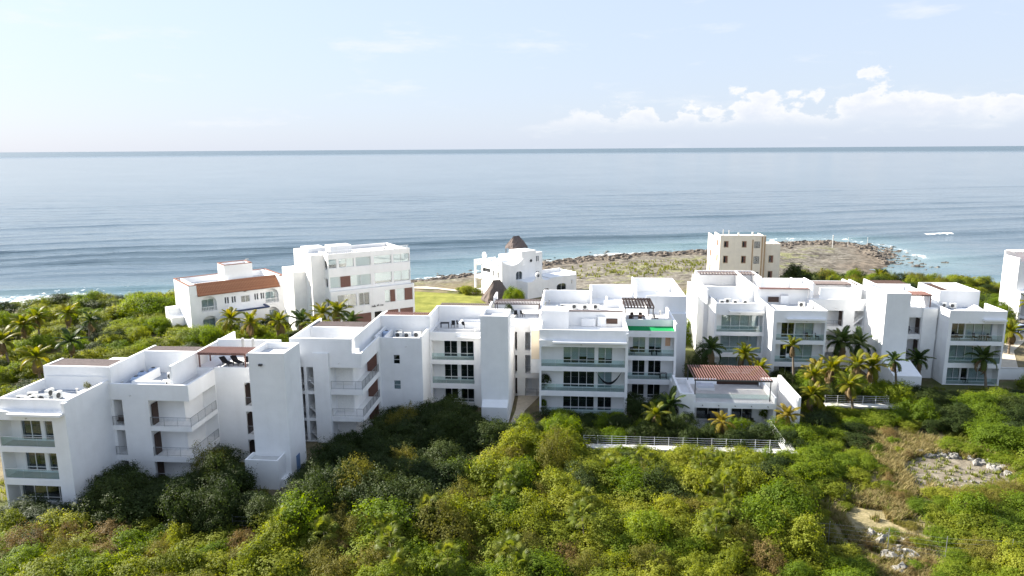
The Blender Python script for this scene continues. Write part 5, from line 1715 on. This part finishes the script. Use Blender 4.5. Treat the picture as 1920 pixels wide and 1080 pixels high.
def put_shrub(kind, x, y, R, H, where, group):
    global n_shrub
    n_shrub += 1
    cr, st = random.choice(KINDS[kind])
    nm, words = SHRUB_WORDS[kind]
    e = link(nm, None)
    e.location = (x, y, gz(x, y) - .05)
    e.rotation_euler = (0, 0, random.uniform(0, 6.28))
    bR = 1.8 if kind == 'dry' else 2.0
    bH = {'bright': 2.9, 'lush': 2.8, 'dark': 3.2, 'olive': 2.7, 'dry': 2.3}[kind] * 1.08
    e.scale = (R / bR * random.uniform(.85, 1.3), R / bR * random.uniform(.85, 1.3), H / bH)
    size = 'low ' if H < 1.7 else ('tall ' if H > 3.5 else ('wide ' if R > 2.1 else ''))
    lm_ = min(LANDMARKS, key=lambda q: (q[1] - x) ** 2 + (q[2] - y) ** 2)
    lb_ = (size + words.replace('tall ', '' if size else 'tall ') + ' ' + (lm_[0] if (lm_[1] - x) ** 2 + (lm_[2] - y) ** 2 < 12 ** 2 else where)).replace(' rounded', '' if len(size) > 4 else ' rounded')
    tag(e, lb_, 'shrub', 'look-alikes: ' + lb_)
    link('stem', st, e)
    link('crown', cr, e)
    return e


def project(x, y, z):
    v = Vector((x, y, z - CAM_H))
    k = v.dot(fw)
    return 960 + F_PX * v.dot(cR) / k, 540 - F_PX * v.dot(cU) / k


# upper edge of the near thicket as seen against the walls (photo pixels), used only to choose plant heights
TOPLINE = [(-100, 925), (0, 935), (60, 950), (150, 968), (165, 925), (200, 885), (250, 868), (290, 912), (335, 905), (380, 855), (420, 838), (452, 862), (472, 935), (535, 935), (562, 880), (600, 850), (640, 822), (700, 785),
           (738, 752), (765, 778), (800, 762), (868, 745), (905, 790), (960, 802), (1000, 790), (1085, 800), (1100, 842), (1490, 845), (1500, 800), (1560, 768), (1690, 772), (1720, 810), (1840, 770), (1930, 765), (2100, 765)]


TOPBACK = [(-200, 700), (960, 760), (975, 775), (1010, 768), (1060, 775), (1160, 778), (1180, 700), (1255, 700), (1262, 770), (1285, 745), (1300, 745), (1310, 800), (1345, 800), (1350, 770), (1400, 765), (1410, 795), (1500, 790), (1505, 720), (1545, 768), (1695, 770), (1720, 720), (1760, 740), (1880, 735), (2100, 735)]


def topline(px, y=0):
    for (a, b), (c, d) in zip(*((TOPBACK, TOPBACK[1:]) if y > 77.6 and px > 960 else (TOPLINE, TOPLINE[1:]))):
        if a <= px <= c:
            return b + (d - b) * (px - a) / (c - a)
    return 900


FOOT = [(-54.6, -47.1, 59.8, 78), (-47.5, -38.6, 66.3, 78), (-40, -29, 71.8, 80), (-33.4, -28.9, 65.7, 72), (-33, -24.2, 77.8, 91), (-25.2, -18.9, 86.1, 98), (-19, -11.4, 90.8, 100), (-11.7, -7.9, 84.7, 104), (-8, -4.3, 83.5, 104),
        (-4.5, 7.1, 88.8, 120), (6.9, 16.8, 94.3, 122), (12.8, 27.4, 84.4, 95), (20.5, 37, 103.8, 133), (36, 49, 111.9, 124), (44.4, 48.8, 100.8, 112), (48, 53.6, 107.8, 122), (53.2, 61.4, 104.8, 122), (1.0, 24.9, 76.2, 77.8), (32.7, 42.4, 91.8, 93.5)]


def near_poly(x, y, P, m):
    return in_poly(x, y, P) or any(in_poly(x + m * math.cos(a), y + m * math.sin(a), P) for a in (0, .8, 1.6, 2.4, 3.2, 4., 4.8, 5.6))


def blocked(x, y, m):
    return any(a - m < x < b + m and c - m < y < d + m for a, b, c, d in FOOT)


pts_ = []
tries = 0
target = []
while tries < 26000:
    tries += 1
    y = random.uniform(45.5, 101)
    half = .76 * y + 4
    x = random.uniform(-half - .087 * y, half * .96 - .06 * y)
    sp_ = 1.45 if y < 66 else 1.7
    if any((x - a) ** 2 + (y - b) ** 2 < (sp_ + .22 * c) ** 2 for a, b, c in pts_ if abs(y - b) < 4):
        continue
    if blocked(x, y, .75) or near_poly(x, y, TRAIL, .9) or near_poly(x, y, DIRT, 1.3):
        continue
    if 45 < x < 60 and 86 < y < 103 and random.random() < .35:
        continue
    if -54 < x < -10 and y > 92 or (x > 14 and y > 97 and x < 44 and y > 103):
        continue
    nz_ = float(fbm(np.array([x * .07]), np.array([y * .07 + 3]), 3)[0])
    n2 = random.random()
    # which plants grow where; dark kinds below the galleries also stand in for building shadow
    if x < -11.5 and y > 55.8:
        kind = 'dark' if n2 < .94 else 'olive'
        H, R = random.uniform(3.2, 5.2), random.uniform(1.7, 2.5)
    elif x > 20 and y < 72:
        kind = 'lush' if n2 < .50 else ('bright' if n2 < .8 else 'olive')
        H, R = random.uniform(1.6, 3.3), random.uniform(1.5, 2.5)
    elif x > 20:
        kind = 'lush' if n2 < .6 else ('dark' if n2 < .85 else 'bright')
        H, R = random.uniform(2.0, 3.4), random.uniform(1.5, 2.2)
        if y > 84 and x > 44:
            kind = 'dark' if n2 < .7 else 'lush'
            H *= .7
    elif y < 55.5:
        kind = 'dry' if n2 < .09 else ('olive' if n2 < .36 else ('bright' if n2 < .76 else 'lush'))
        H, R = random.uniform(1.6, 3.3), random.uniform(1.3, 2.4)
    elif y > 77.7:
        kind = 'dark' if n2 < .75 else 'lush'
        H, R = random.uniform(2.0, 3.4), random.uniform(1.2, 1.8)
    else:
        kind = 'bright' if n2 < .46 else ('olive' if n2 < .60 else ('lush' if n2 < .92 else 'dark'))
        H, R = random.uniform(2.0, 4.3), random.uniform(1.6, 2.7)
    H *= 1 + nz_ * .8
    if x > 18 and (near_poly(x, y, TRAIL, 4.0) or near_poly(x, y, DIRT, 4.5)):
        H = min(H, random.uniform(.9, 1.7))
        R = random.uniform(1.0, 1.9)
    px_, _ = project(x, y, 2)
    lim = topline(px_, y)
    lo = 0.0
    while H > .7 and (project(x, y, H)[1] < lim - 4 or project(x - R * .7, y, H * .8)[1] < topline(project(x - R * .7, y, 2)[0], y) - 6 or project(x + R * .7, y, H * .8)[1] < topline(project(x + R * .7, y, 2)[0], y) - 6):
        H *= .92
    if H < .75:
        continue
    R = min(R, .55 + H * .8)
    if blocked(x, y, R * .55):
        continue
    pts_.append((x, y, R))
    if y < 57:
        where, grp = 'in the front row of the thicket', 'shrubs in the front row of the thicket'
    elif x < -8 and y > 55.8:
        where, grp = 'in the shade below the stepped galleries', 'bushes below the stepped galleries'
    elif x > 32:
        where, grp = 'round the dry clearing', 'shrubs round the clearing'
    elif y > 77.7:
        where, grp = 'between the boardwalk and the white walls', 'shrubs behind the boardwalk'
    else:
        where, grp = 'in the thicket before the boardwalk', 'shrubs in the thicket'
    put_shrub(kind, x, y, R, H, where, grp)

for _ in range(110):
    x, y = from_trail = (random.uniform(24, 41), random.uniform(53, 85))
    if in_poly(x, y, TRAIL) and not in_poly(x, y, DIRT):
        put_shrub(random.choice(['bright', 'lush', 'dry', 'olive']), x, y, random.uniform(.5, 1.0), random.uniform(.5, 1.1), 'growing over the dry trail', 'low scrub on the trail')

# leafy garden behind the left block, coast on the right, single bushes between houses
def scatter(poly, n, mind, kinds, H_, R_, where, grp, keep=None):
    got = []
    xs, ys = [p[0] for p in poly], [p[1] for p in poly]
    for _ in range(n * 40):
        if len(got) >= n:
            break
        x, y = random.uniform(min(xs), max(xs)), random.uniform(min(ys), max(ys))
        if not in_poly(x, y, poly) or any((x - a) ** 2 + (y - b) ** 2 < mind ** 2 for a, b in got) or blocked(x, y, 1.0):
            continue
        if keep and not keep(x, y):
            continue
        got.append((x, y))
        put_shrub(random.choice(kinds), x, y, random.uniform(*R_), random.uniform(*H_), where, grp)


scatter([(-92, 82), (-66, 80), (-56, 96), (-58, 112), (-71, 121), (-80, 134), (-84, 150), (-92, 154), (-120, 150), (-128, 134), (-112, 104)], 165, 2.5, ['lush', 'lush', 'bright', 'bright', 'dark'], (1.8, 3.4), (1.9, 2.9), 'in the garden behind the end unit', 'garden shrubs behind the end unit')
scatter([(-91, 134), (-81, 133), (-80, 146), (-92, 148)], 16, 2.2, ['lush', 'bright'], (3.8, 5.2), (2.6, 3.4), 'in the dense clump by the tiled villa', 'clump by the tiled villa')
scatter([(-68, 119), (-58, 112), (-40, 104), (-34, 104), (-34, 116), (-46, 117), (-56, 130)], 34, 2.6, ['lush', 'dark', 'bright'], (2.4, 4.2), (1.7, 2.5), 'between the tiled villa and the gallery roofs', 'shrubs between villa and galleries')
scatter([(60, 172), (96, 160), (84, 176), (112, 190), (108, 203), (92, 205), (70, 201), (58, 196)], 80, 2.8, ['lush', 'bright', 'olive', 'dark'], (2.2, 4.0), (1.9, 3.0), 'along the coast behind the long block', 'coastal shrubs')
scatter([(64, 124), (72, 124), (84, 142), (84, 160), (66, 150), (62, 128)], 34, 2.4, ['lush', 'bright', 'dark'], (2.4, 4.2), (1.8, 2.6), 'between the last block and the corner house', 'shrubs by the corner house')
scatter([(17.2, 124), (20.3, 128), (27, 150), (21, 152), (17, 136)], 16, 2.2, ['bright', 'lush'], (2.6, 4.2), (1.7, 2.4), 'in the gap behind the third block', 'shrubs in the gap')
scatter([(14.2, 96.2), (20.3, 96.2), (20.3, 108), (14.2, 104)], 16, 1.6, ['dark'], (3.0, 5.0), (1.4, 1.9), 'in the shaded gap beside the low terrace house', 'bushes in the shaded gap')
scatter([(28, 94), (44, 94), (44, 100), (36, 103), (28, 103)], 22, 1.7, ['dark', 'lush'], (2.0, 3.6), (1.3, 1.9), 'behind the palms before the long block', 'bushes before the long block')
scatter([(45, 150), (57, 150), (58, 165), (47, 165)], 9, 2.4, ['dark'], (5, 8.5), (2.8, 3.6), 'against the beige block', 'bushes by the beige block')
scatter([(-27, 166), (-24, 166), (-24, 169), (-27, 169)], 3, 1.2, ['bright'], (1.4, 2.0), (1.3, 1.7), 'beside the lawn path', 'shrubs by the lawn')
scatter([(-14.6, 152.5), (-11.5, 152.5), (-11.5, 156), (-14.6, 156)], 4, 1.2, ['lush'], (2.8, 3.8), (1.3, 1.7), 'between the palapa and the mission villa', 'shrubs by the palapa')
scatter([(63, 96), (76, 96), (86, 112), (86, 124), (70, 112), (63, 107)], 22, 2.2, ['lush', 'dark', 'bright'], (1.8, 3.0), (1.5, 2.2), 'beside the garden wall', 'shrubs beside the garden wall')


# palms
def make_frond(seed, Ln=2.7, droop=1.2, start=.35, nl=38, ll=.72, hang=.6, wd=.11):
    r = np.random.default_rng(seed)
    pts, ang = [(0., 0.)], start
    for k in range(10):
        ang = start - droop * ((k + 1) / 10) ** 1.4
        pts.append((pts[-1][0] + Ln / 10 * math.cos(ang), pts[-1][1] + Ln / 10 * math.sin(ang)))
    P = np.array(pts)
    V, Q, tint = [], [], []
    for k in range(nl):
        t = .10 + .90 * k / (nl - 1)
        f = t * 10
        i = min(int(f), 9)
        p = P[i] + (P[i + 1] - P[i]) * (f - i)
        d = P[i + 1] - P[i]
        d = d / np.linalg.norm(d)
        l_ = ll * (math.sin(math.pi * (.12 + .80 * t)) ** .7) * r.uniform(.85, 1.1)
        for sgn in (-1, 1):
            out = np.array([d[0] * .62, sgn * .80, d[1] * .62])
            dn = np.array([0, 0, -1.0])
            h_ = hang * r.uniform(.6, 1.3)
            b0 = np.array([p[0], sgn * .015, p[1]])
            m_ = b0 + (out + dn * h_ * .35) * l_ * .5
            tip = b0 + (out * .92 + dn * h_) * l_
            w = np.array([d[0], 0, d[1]]) * wd * .5
            n0 = len(V)
            V += [b0 - w * .5, b0 + w * .5, m_ + w, m_ - w, tip]
            Q += [(n0, n0 + 1, n0 + 2, n0 + 3), (n0 + 3, n0 + 2, n0 + 4, n0 + 4)]
            tint += [np.clip(.25 + .5 * t + r.normal() * .12, 0, 1)] * 5
    mb = MB()
    mb.v = [tuple(v) for v in V]
    mb.f = [q if q[2] != q[3] else q[:3] for q in Q]
    n0 = len(mb.v)
    mb.tube([(P[i][0], 0, P[i][1]) for i in range(0, 11, 2)], [.045, .038, .03, .024, .018, .008], 4)
    tint += [.6] * (len(mb.v) - n0)
    me = mb.mesh('frond')
    at = me.attributes.new('tint', 'FLOAT', 'POINT')
    at.data.foreach_set('value', np.array(tint, np.float32))
    return me


FROND = {}
for mk in ('coco', 'cocodark', 'cocogold', 'dead'):
    FROND[mk] = []
    for k, (dr, st) in enumerate(((.9, .2), (1.5, .25), (2.1, .30))):
        me = make_frond(900 + k, droop=dr, start=st, hang=(.35, .6, .8)[k])
        me.materials.append(LM[mk])
        FROND[mk].append(me)


def palm(x, y, H, scale, label, mk='coco', group='coconut palms', n=17, lean=(0, 0), z=None):
    lean = (lean[0] * 1.8, lean[1] * 1.5)
    n += random.randint(-3, 4)
    e = link('coconut_palm', None)
    z = gz(x, y) if z is None else z
    e.location = (x, y, z)
    tag(e, label, 'palm', group)
    lx, ly = lean
    P = [(lx * t ** 1.6, ly * t ** 1.6, -.3 + (H + .3) * t) for t in np.linspace(0, 1, 9)]
    tr = MB().tube(P, [.20 - .09 * t + .06 * max(0, .15 - t) / .15 for t in np.linspace(0, 1, 9)], 9).mesh('trunk')
    link('trunk', tr, e, M['trunk'])
    a0 = random.uniform(0, 6.28)
    n += 4
    for k in range(n):
        t = k / (n - 1)
        a = a0 + 2.399 * k
        elv = math.radians(80 - 105 * t + random.uniform(-8, 8))
        v = 0 if t < .3 else (1 if t < .7 else 2)
        dead = k >= n - 3
        if dead:
            elv = math.radians(random.uniform(-70, -40))
        f = link('frond', random.choice(FROND['dead' if dead else mk][max(0, v - 1):v + 1]), e)
        f.location = (lx, ly, H)
        f.rotation_euler = (random.uniform(-.15, .15), -elv, a)
        s = scale * random.uniform(.85, 1.1) * (.8 if t < .12 else 1)
        f.scale = (s, s, s)
    return e


near = [(9.3, 81.5, 3.3, .72, 'coco', 13, 'young golden green coconut palm behind the boardwalk rail, short bare trunk'),
        (11.9, 84.3, 3.2, .85, 'cocodark', 13, 'dark coconut palm at the corner between balconies and terrace house'),
        (17.9, 81.0, 2.7, .66, 'cocogold', 12, 'small yellowed coconut palm before the terrace house windows'),
        (24.9, 83.0, 2.9, .66, 'cocogold', 12, 'small yellowed coconut palm at the sunlit end wall of the terrace house'),
        (30.4, 98.0, 7.4, .62, 'coco', 14, 'tall shaggy palm standing before the glass balconies'),
        (33.9, 95.0, 5.2, .85, 'coco', 16, None), (37.3, 96.0, 5.2, .85, 'coco', 15, None), (40.9, 97.0, 5.0, .95, 'coco', 17, None), (35.9, 91.2, 4.2, .85, 'coco', 15, None),
        (31.6, 92.4, 4.6, .8, 'coco', 14, None), (30.4, 90.2, 3.0, .8, 'coco', 13, None), (32.0, 96.6, 4.4, .8, 'cocogold', 14, None),
        (45.0, 100.2, 5.0, .72, 'cocodark', 14, 'thin dark coconut palm leaning before the sloping annex'),
        (58.6, 103.4, 4.4, .9, 'cocodark', 15, 'dark leaning coconut palm before the sunlit end block'),
        (39.0, 106.0, 6.0, 1.1, 'cocodark', 16, 'big dark coconut palm in the corner before the open gallery'),
        (42.4, 106.8, 5.2, 1.0, 'cocodark', 14, 'dark coconut palm next to the blank tower'),
        (20.8, 103.0, 5.4, .85, 'cocodark', 14, 'dark coconut palm in the shaded gap left of the long block'),
        (23.6, 100.6, 5.2, .8, 'coco', 14, 'coconut palm behind the red brown pergola, before the curtained balconies'),
        (26.6, 98.4, 3.8, .8, 'coco', 13, 'green coconut palm at the back corner of the red brown pergola'),
        (50.9, 106.2, 3.2, .8, 'cocodark', 13, 'short dark palm under the gallery beside the end block')]
for x, y, H, s, mk, n, lab in near:
    palm(x, y, H, s, lab or 'golden green coconut palm in the clump round the small boardwalk', mk, 'coconut palms before the white blocks', n, (random.uniform(-.5, .5), random.uniform(-.4, .4)))
for k, (px_, py_, z_) in enumerate([(70, 597, 5.5), (120, 590, 5.5), (160, 602, 5), (70, 668, 5), (12, 640, 5), (130, 642, 4.5), (35, 610, 5)]):
    dr = fw + cR * ((px_ - 960) / F_PX) - cU * ((py_ - 540) / F_PX)
    t = (z_ - CAM_H) / dr.z
    palm(dr.x * t, dr.y * t, z_ - gz(dr.x * t, dr.y * t), random.uniform(.8, 1.0), 'grey green coconut palm in the garden behind the end unit', ('coco', 'coco', 'cocodark')[k % 3], 'garden palms', 15, (random.uniform(-.6, .6), random.uniform(-.5, .5)))
for k, (px_, py_, z_) in enumerate([(470, 606, 5.2), (515, 604, 5.2), (560, 602, 5.6), (602, 588, 7), (632, 586, 7), (650, 604, 6), (425, 598, 4.6), (585, 612, 6)]):
    dr = fw + cR * ((px_ - 960) / F_PX) - cU * ((py_ - 540) / F_PX)
    t = (z_ - CAM_H) / dr.z
    palm(dr.x * t, dr.y * t, z_ - gz(dr.x * t, dr.y * t), random.uniform(.9, 1.1), 'coconut palm between the gallery roofs and the houses behind', ('coco', 'coco', 'cocodark')[k % 3], 'palms between the houses', 15, (random.uniform(-.5, .5), 0))
for x, y, H in ((80, 194, 3.0), (101, 192, 2.6), (24, 145, 3.4), (86, 141, 4.5), (72, 122, 3.8)):
    palm(x, y, H, .95, 'coconut palm among the coastal shrubs', 'coco', 'coastal palms', 14)

# fan palms in the thicket
def make_fan(seed):
    r = np.random.default_rng(seed)
    mb = MB()
    tint = []
    mb.tube([(0, 0, 0), (.35, 0, .12), (.75, 0, .10)], [.018, .014, .012], 4)
    tint += [.5] * len(mb.v)
    c = np.array([.75, 0, .10])
    n = 21
    for k in range(n):
        a = -2.0 + 4.0 * k / (n - 1)
        l_ = .62 * (1 - .18 * abs(a) / 2) * r.uniform(.9, 1.1)
        d = np.array([math.cos(a), math.sin(a), -.10 - .10 * abs(a)])
        w = np.array([-math.sin(a), math.cos(a), 0]) * .026
        n0 = len(mb.v)
        mid = c + d * l_ * .55 + np.array([0, 0, .03])
        tip = c + d * l_ + np.array([0, 0, -.16 * r.uniform(.5, 1.4)])
        mb.v += [tuple(c - w * .3), tuple(c + w * .3), tuple(mid + w), tuple(mid - w), tuple(tip)]
        mb.f += [(n0, n0 + 1, n0 + 2, n0 + 3), (n0 + 3, n0 + 2, n0 + 4)]
        tint += [float(np.clip(.5 + r.normal() * .2, 0, 1))] * 5
    me = mb.mesh('fan_frond')
    at = me.attributes.new('tint', 'FLOAT', 'POINT')
    at.data.foreach_set('value', np.array(tint, np.float32))
    me.materials.append(LM['fan'])
    return me


FANS = [make_fan(40 + k) for k in range(3)]
fan_trunk = MB().tube([(0, 0, -.3), (.03, 0, .5), (0, 0, 1.0)], [.07, .055, .06], 7).mesh('trunk')
fan_trunk.materials.append(M['trunk'])
fp = 0
for _ in range(600):
    if fp >= 26:
        break
    y = random.uniform(49, 75)
    x = random.uniform(-.42 * y, .30 * y) - .06 * y
    if blocked(x, y, 1) or in_poly(x, y, TRAIL) or (x < -9 and y > 56.5):
        continue
    H = random.uniform(2.4, 3.7)
    if project(x, y, H + .5)[1] < topline(project(x, y, 2)[0]):
        continue
    fp += 1
    e = link('fan_palm', None)
    e.location = (x, y, gz(x, y))
    e.rotation_euler = (random.uniform(-.1, .1), random.uniform(-.1, .1), random.uniform(0, 6))
    lm_ = min(LANDMARKS, key=lambda q: (q[1] - x) ** 2 + (q[2] - y) ** 2)
    lb_ = ('tall ' if H > 3.1 else 'short ') + 'fan palm with stiff green fans ' + lm_[0]
    tag(e, lb_, 'palm', 'look-alikes: ' + lb_)
    tr = link('trunk', fan_trunk, e)
    tr.scale = (1, 1, H)
    for k in range(15):
        t = k / 14
        f = link('fan_frond', random.choice(FANS), e)
        f.location = (0, 0, H)
        f.rotation_euler = (random.uniform(-.2, .2), -math.radians(80 - 115 * t + random.uniform(-10, 10)), 2.399 * k)
        f.scale = (1.15,) * 3

# grass: clumps nobody could count
def grass_stuff(name, n, sampler, hgt, mat_, label, width=.03):
    r = np.random.default_rng(len(name) + n)
    V, Q, tint = [], [], []
    P = np.array([sampler(r) for _ in range(n)])
    z = land_z(P[:, 0], P[:, 1])
    nb = 9
    base = np.repeat(np.column_stack([P, z]), nb, 0)
    base[:, :2] += r.normal(size=(len(base), 2)) * .12
    a = r.random(len(base)) * 6.283
    h_ = hgt * r.uniform(.5, 1.25, len(base)) * np.repeat(r.uniform(.6, 1.3, n), nb)
    out = np.column_stack([np.cos(a), np.sin(a), np.zeros(len(a))])
    side = np.column_stack([-np.sin(a), np.cos(a), np.zeros(len(a))]) * width
    b2 = base + np.array([0, 0, -.03])
    mid = base + out * h_[:, None] * .18 + np.array([0, 0, .62]) * h_[:, None]
    tip = base + out * h_[:, None] * .55 + np.array([0, 0, .95]) * h_[:, None]
    V = np.stack([b2 - side, b2 + side, mid + side * .8, mid - side * .8, tip - side * .15, tip + side * .15], 1).reshape(-1, 3)
    i6 = np.arange(len(base))[:, None] * 6
    Q = np.concatenate([i6 + np.array([0, 1, 2, 3]), i6 + np.array([3, 2, 5, 4])])
    me = np_mesh(name, V, Q, {'tint': np.repeat(np.repeat(r.random(n), nb) * .6 + r.random(len(base)) * .4, 6)})
    me.materials.append(LM[mat_])
    o = link(name, me)
    tag(o, label, name.replace('_', ' '), kind='stuff')
    return o


def from_poly(P, avoid=None):
    xs, ys = [p[0] for p in P], [p[1] for p in P]

    def f(r):
        while True:
            x, y = r.uniform(min(xs) - 1.5, max(xs) + 1.5), r.uniform(min(ys) - 1.5, max(ys) + 1.5)
            if in_poly(x, y, P) and not (avoid and in_poly(x, y, avoid)):
                if float(fbm(np.array([x * .35]), np.array([y * .35]), 3)[0]) > -.10:
                    return (x, y)
    return f


def under_f(r):
    while True:
        x, y = r.uniform(-60, 62), r.uniform(44, 84)
        if not (blocked(x, y, .3) or in_poly(x, y, DIRT) or in_poly(x, y, TRAIL)):
            return (x, y)


grass_stuff('dry_grass', 5200, from_poly(TRAIL, DIRT), .55, 'grass', 'tufts of dry straw coloured grass along the trail')
grass_stuff('weeds', 130, from_poly(DIRT), .35, 'greengrass', 'sparse weeds dotting the bare dirt patch', .04)
grass_stuff('green_grass', 1500, from_poly(TRAIL, DIRT), .45, 'greengrass', 'green grass tufts mixed into the dry trail', .04)
grass_stuff('dry_grass', 2600, from_poly([(44, 82), (62, 82), (64, 103), (46, 103)]), .45, 'greengrass', 'short green grass in the shaded clearing')
grass_stuff('dry_grass', 500, from_poly([(33, 69), (48, 69), (48.5, 82), (33, 81)], DIRT), .8, 'grass', 'tall straw coloured grass round the bare dirt patch')
grass_stuff('shore_grass', 420, from_poly([(-8, 200), (24, 195), (46, 205), (48, 240), (20, 236), (-4, 226)]), .7, 'greengrass', 'low patchy grass on the rocky flat by the sea', .07)
grass_stuff('undergrowth', 5200, under_f, .6, 'greengrass', 'rank undergrowth between the thicket shrubs', .05)

# rocks
def make_rock(seed):
    r = np.random.default_rng(seed)
    n, m = 9, 5
    vs = []
    ph = r.uniform(0, 6.28, 6)
    for j in range(m + 1):
        t = math.pi * j / m
        for i in range(n):
            a = 2 * math.pi * i / n
            k = 1 + .22 * math.sin(2 * a + ph[0]) + .16 * math.sin(3 * a + ph[1] + 2 * t) + .14 * math.sin(2 * t + ph[2] + a) + r.normal() * .07
            vs.append((.5 * k * math.sin(t) * math.cos(a), .5 * k * math.sin(t) * math.sin(a), .36 * k * math.cos(t)))
    fs = [(j * n + i, (j + 1) * n + i, (j + 1) * n + (i + 1) % n, j * n + (i + 1) % n) for j in range(m) for i in range(n)]
    return MB().poly(vs, fs).mesh('rock')


ROCKS = [make_rock(k) for k in range(6)]
for me in ROCKS:
    me.materials.append(M['limestone'])


def rocks(n, f, size, label, group):
    for _ in range(n):
        x, y = f()
        o = link('rock', random.choice(ROCKS))
        s = size * random.choice((.5, .7, .9, 1.0, 1.3, 1.5)) * random.uniform(.8, 1.2)
        o.scale = (s, s * random.uniform(.7, 1.1), s * random.uniform(.7, 1.1))
        o.location = (x, y, gz(x, y) + .12 * s)
        o.rotation_euler = (random.uniform(-.3, .3), random.uniform(-.3, .3), random.uniform(0, 6.28))
        tag(o, label, 'rock', group)


def along(P, w):
    def f():
        k = random.randrange(len(P) - 1)
        t = random.random()
        return (P[k][0] + (P[k + 1][0] - P[k][0]) * t + random.gauss(0, w), P[k][1] + (P[k + 1][1] - P[k][1]) * t + random.gauss(0, w))
    return f


rocks(70, along([(39.2, 79.6), (42, 79.8), (44.5, 77.8), (46.2, 75.4), (46.8, 73.6)], .55), .62, 'grey limestone lump heaped along the far rim of the dirt clearing', 'limestone lumps of the clearing')
rocks(26, along([(36, 71.5), (40, 73), (43, 72), (45, 74.5)], .9), .28, 'small pale stone lying on the bare dirt patch', 'stones on the dirt patch')
rocks(26, along([(26.8, 60.4), (28.4, 60.8), (28.3, 58.2), (27.2, 56.6)], .55), .95, 'pale limestone lump in the heap on the dry trail', 'limestone heap on the trail')
# shore boulders: past counting, one mass
sr = MB()
for _ in range(1500):
    k = random.randrange(9, len(SHORE) - 9)
    t = random.random()
    p = SHORE[k] + (SHORE[k + 1] - SHORE[k]) * t
    x, y = p[0] + random.gauss(0, 4), p[1] + random.gauss(-5, 4)
    me = random.choice(ROCKS)
    s, a = random.uniform(.6, 2.2), random.uniform(0, 6.28)
    z = max(gz(x, y), -4.4)
    sr.poly([(x + s * (v.co.x * math.cos(a) - v.co.y * math.sin(a)) * 1.4, y + s * (v.co.x * math.sin(a) + v.co.y * math.cos(a)), z + s * v.co.z * .8) for v in me.vertices], [tuple(p_.vertices) for p_ in me.polygons])
o = link('shore_rocks', sr.mesh('shore_rocks'), None, M['driftrock'])
tag(o, 'dark broken rocks along the waterline', 'rocks', kind='stuff')

# thin marker poles on the reef
for k, (x, y, h_) in enumerate(((96, 276, 4.6), (103, 280, 3.4), (112, 285, 3.2))):
    T = Thing('marker_pole', ('stout pale marker pole on the rocky point', 'thin marker pole beside the stout one on the rocky point', 'thin marker pole furthest out on the reef')[k], 'pole', (x, y, gz(x, y)), 0, local=True)
    T.part('pole', MB().tube([(0, 0, -1), (0, 0, h_)], .16 if k == 0 else .08, 6), M['concrete'])
    T.part('pole_cap', MB().tube([(0, 0, h_ + .001), (0, 0, h_ + .2)], .22 if k == 0 else .11, 6), M['white'])

# wire fence across the thicket
fc = Thing('wire_fence', 'thin wire fence with slender grey posts across the thicket', 'fence', (20, 59, 0))
fpts = [(-30, 56.5), (-20, 57), (-8, 57.6), (2, 58.2), (7.5, 58.6), (12.4, 58.8), (17.6, 59.4), (22.2, 59.2), (26.8, 58.4), (31.0, 57.4), (36.1, 57.3), (41, 57.6)]
for x, y in fpts:
    z = gz(x, y)
    fc.part('post', MB().tube([(x, y, z - .2), (x, y, z + 2.3)], .035, 5), M['steel'])
for hh in (.5, .9, 1.3, 1.7, 2.1):
    fc.part('wire', MB().tube([(x, y, gz(x, y) + hh) for x, y in fpts], .006, 3), M['steel'])

# potted plants and a parked car
pot_mesh = MB().tube([(0, 0, 0), (0, 0, .05), (0, 0, .45), (0, 0, .5)], [.16, .18, .25, .27], 10).mesh('pot')
pot_mesh.materials.append(M['concrete'])
for x, y, z, s_, kind, lab in ((-3.5, 89.9, 3.24, .42, 'dark', 'potted leafy plant at the end of the hammock balcony'), (-9.0, 97.6, 10.9, .40, 'dark', 'potted plant on the terrace behind the slab tower'), (-3.9, 90.0, .08, .36, 'lush', 'potted plant on the lowest balcony below the hammock'),
                               (-48.9, 65.6, 10.02, .22, 'olive', 'small potted plant in the corner of the grey roof'), (24.0, 88.2, .06, .40, 'lush', 'potted plant at the terrace house patio'), (59.9, 105.7, 3.24, .3, 'lush', 'potted plant on the middle balcony of the sunlit end block')):
    e = link('potted_plant', None)
    e.location = (x, y, z)
    tag(e, lab, 'plant', 'potted plants')
    link('pot', pot_mesh, e)
    f = link('foliage', KINDS[kind][1][0], e)
    f.location = (0, 0, .42)
    f.scale = (s_ * .8, s_ * .8, s_)
car = Thing('parked_car', 'pale blue parked car half hidden by shrubs near the corner house', 'car', (82.6, 137.5, gz(82.6, 137.5)), math.radians(25), local=True)
cp = mat('pale_blue_car_paint', (0.35, 0.42, 0.55), 0.25, 0.02, 2.0, 0.6)
car.part('body', MB().prism([(-2.1, .35), (2.1, .35), (2.15, .75), (1.9, .88), (1.0, .95), (-1.9, .98), (-2.15, .75)], -.85, .85), cp)
car.part('cabin', MB().prism([(-1.75, .981), (.95, .955), (.35, 1.42), (-1.35, 1.45)], -.72, .72), M['inside'])
car.part('roof', MB().prism([(-1.4, 1.451), (.4, 1.421), (.3, 1.48), (-1.25, 1.51)], -.70, .70), cp)
for sx_ in (-1.35, 1.35):
    for sy_ in (-.86, .86):
        w_ = car.part('wheel', MB().tube([(sx_, sy_ - .1, .33), (sx_, sy_ + .1, .33)], .33, 14), M['black'])
        car.part('rim', MB().tube([(sx_, sy_ - .115, .33), (sx_, sy_ + .115, .33)], .19, 10), M['frame'], w_)
for sy_ in (-.6, .6):
    car.part('headlight', MB().box(2.02, 2.16, sy_ - .18, sy_ + .18, .62, .76), M['white'])
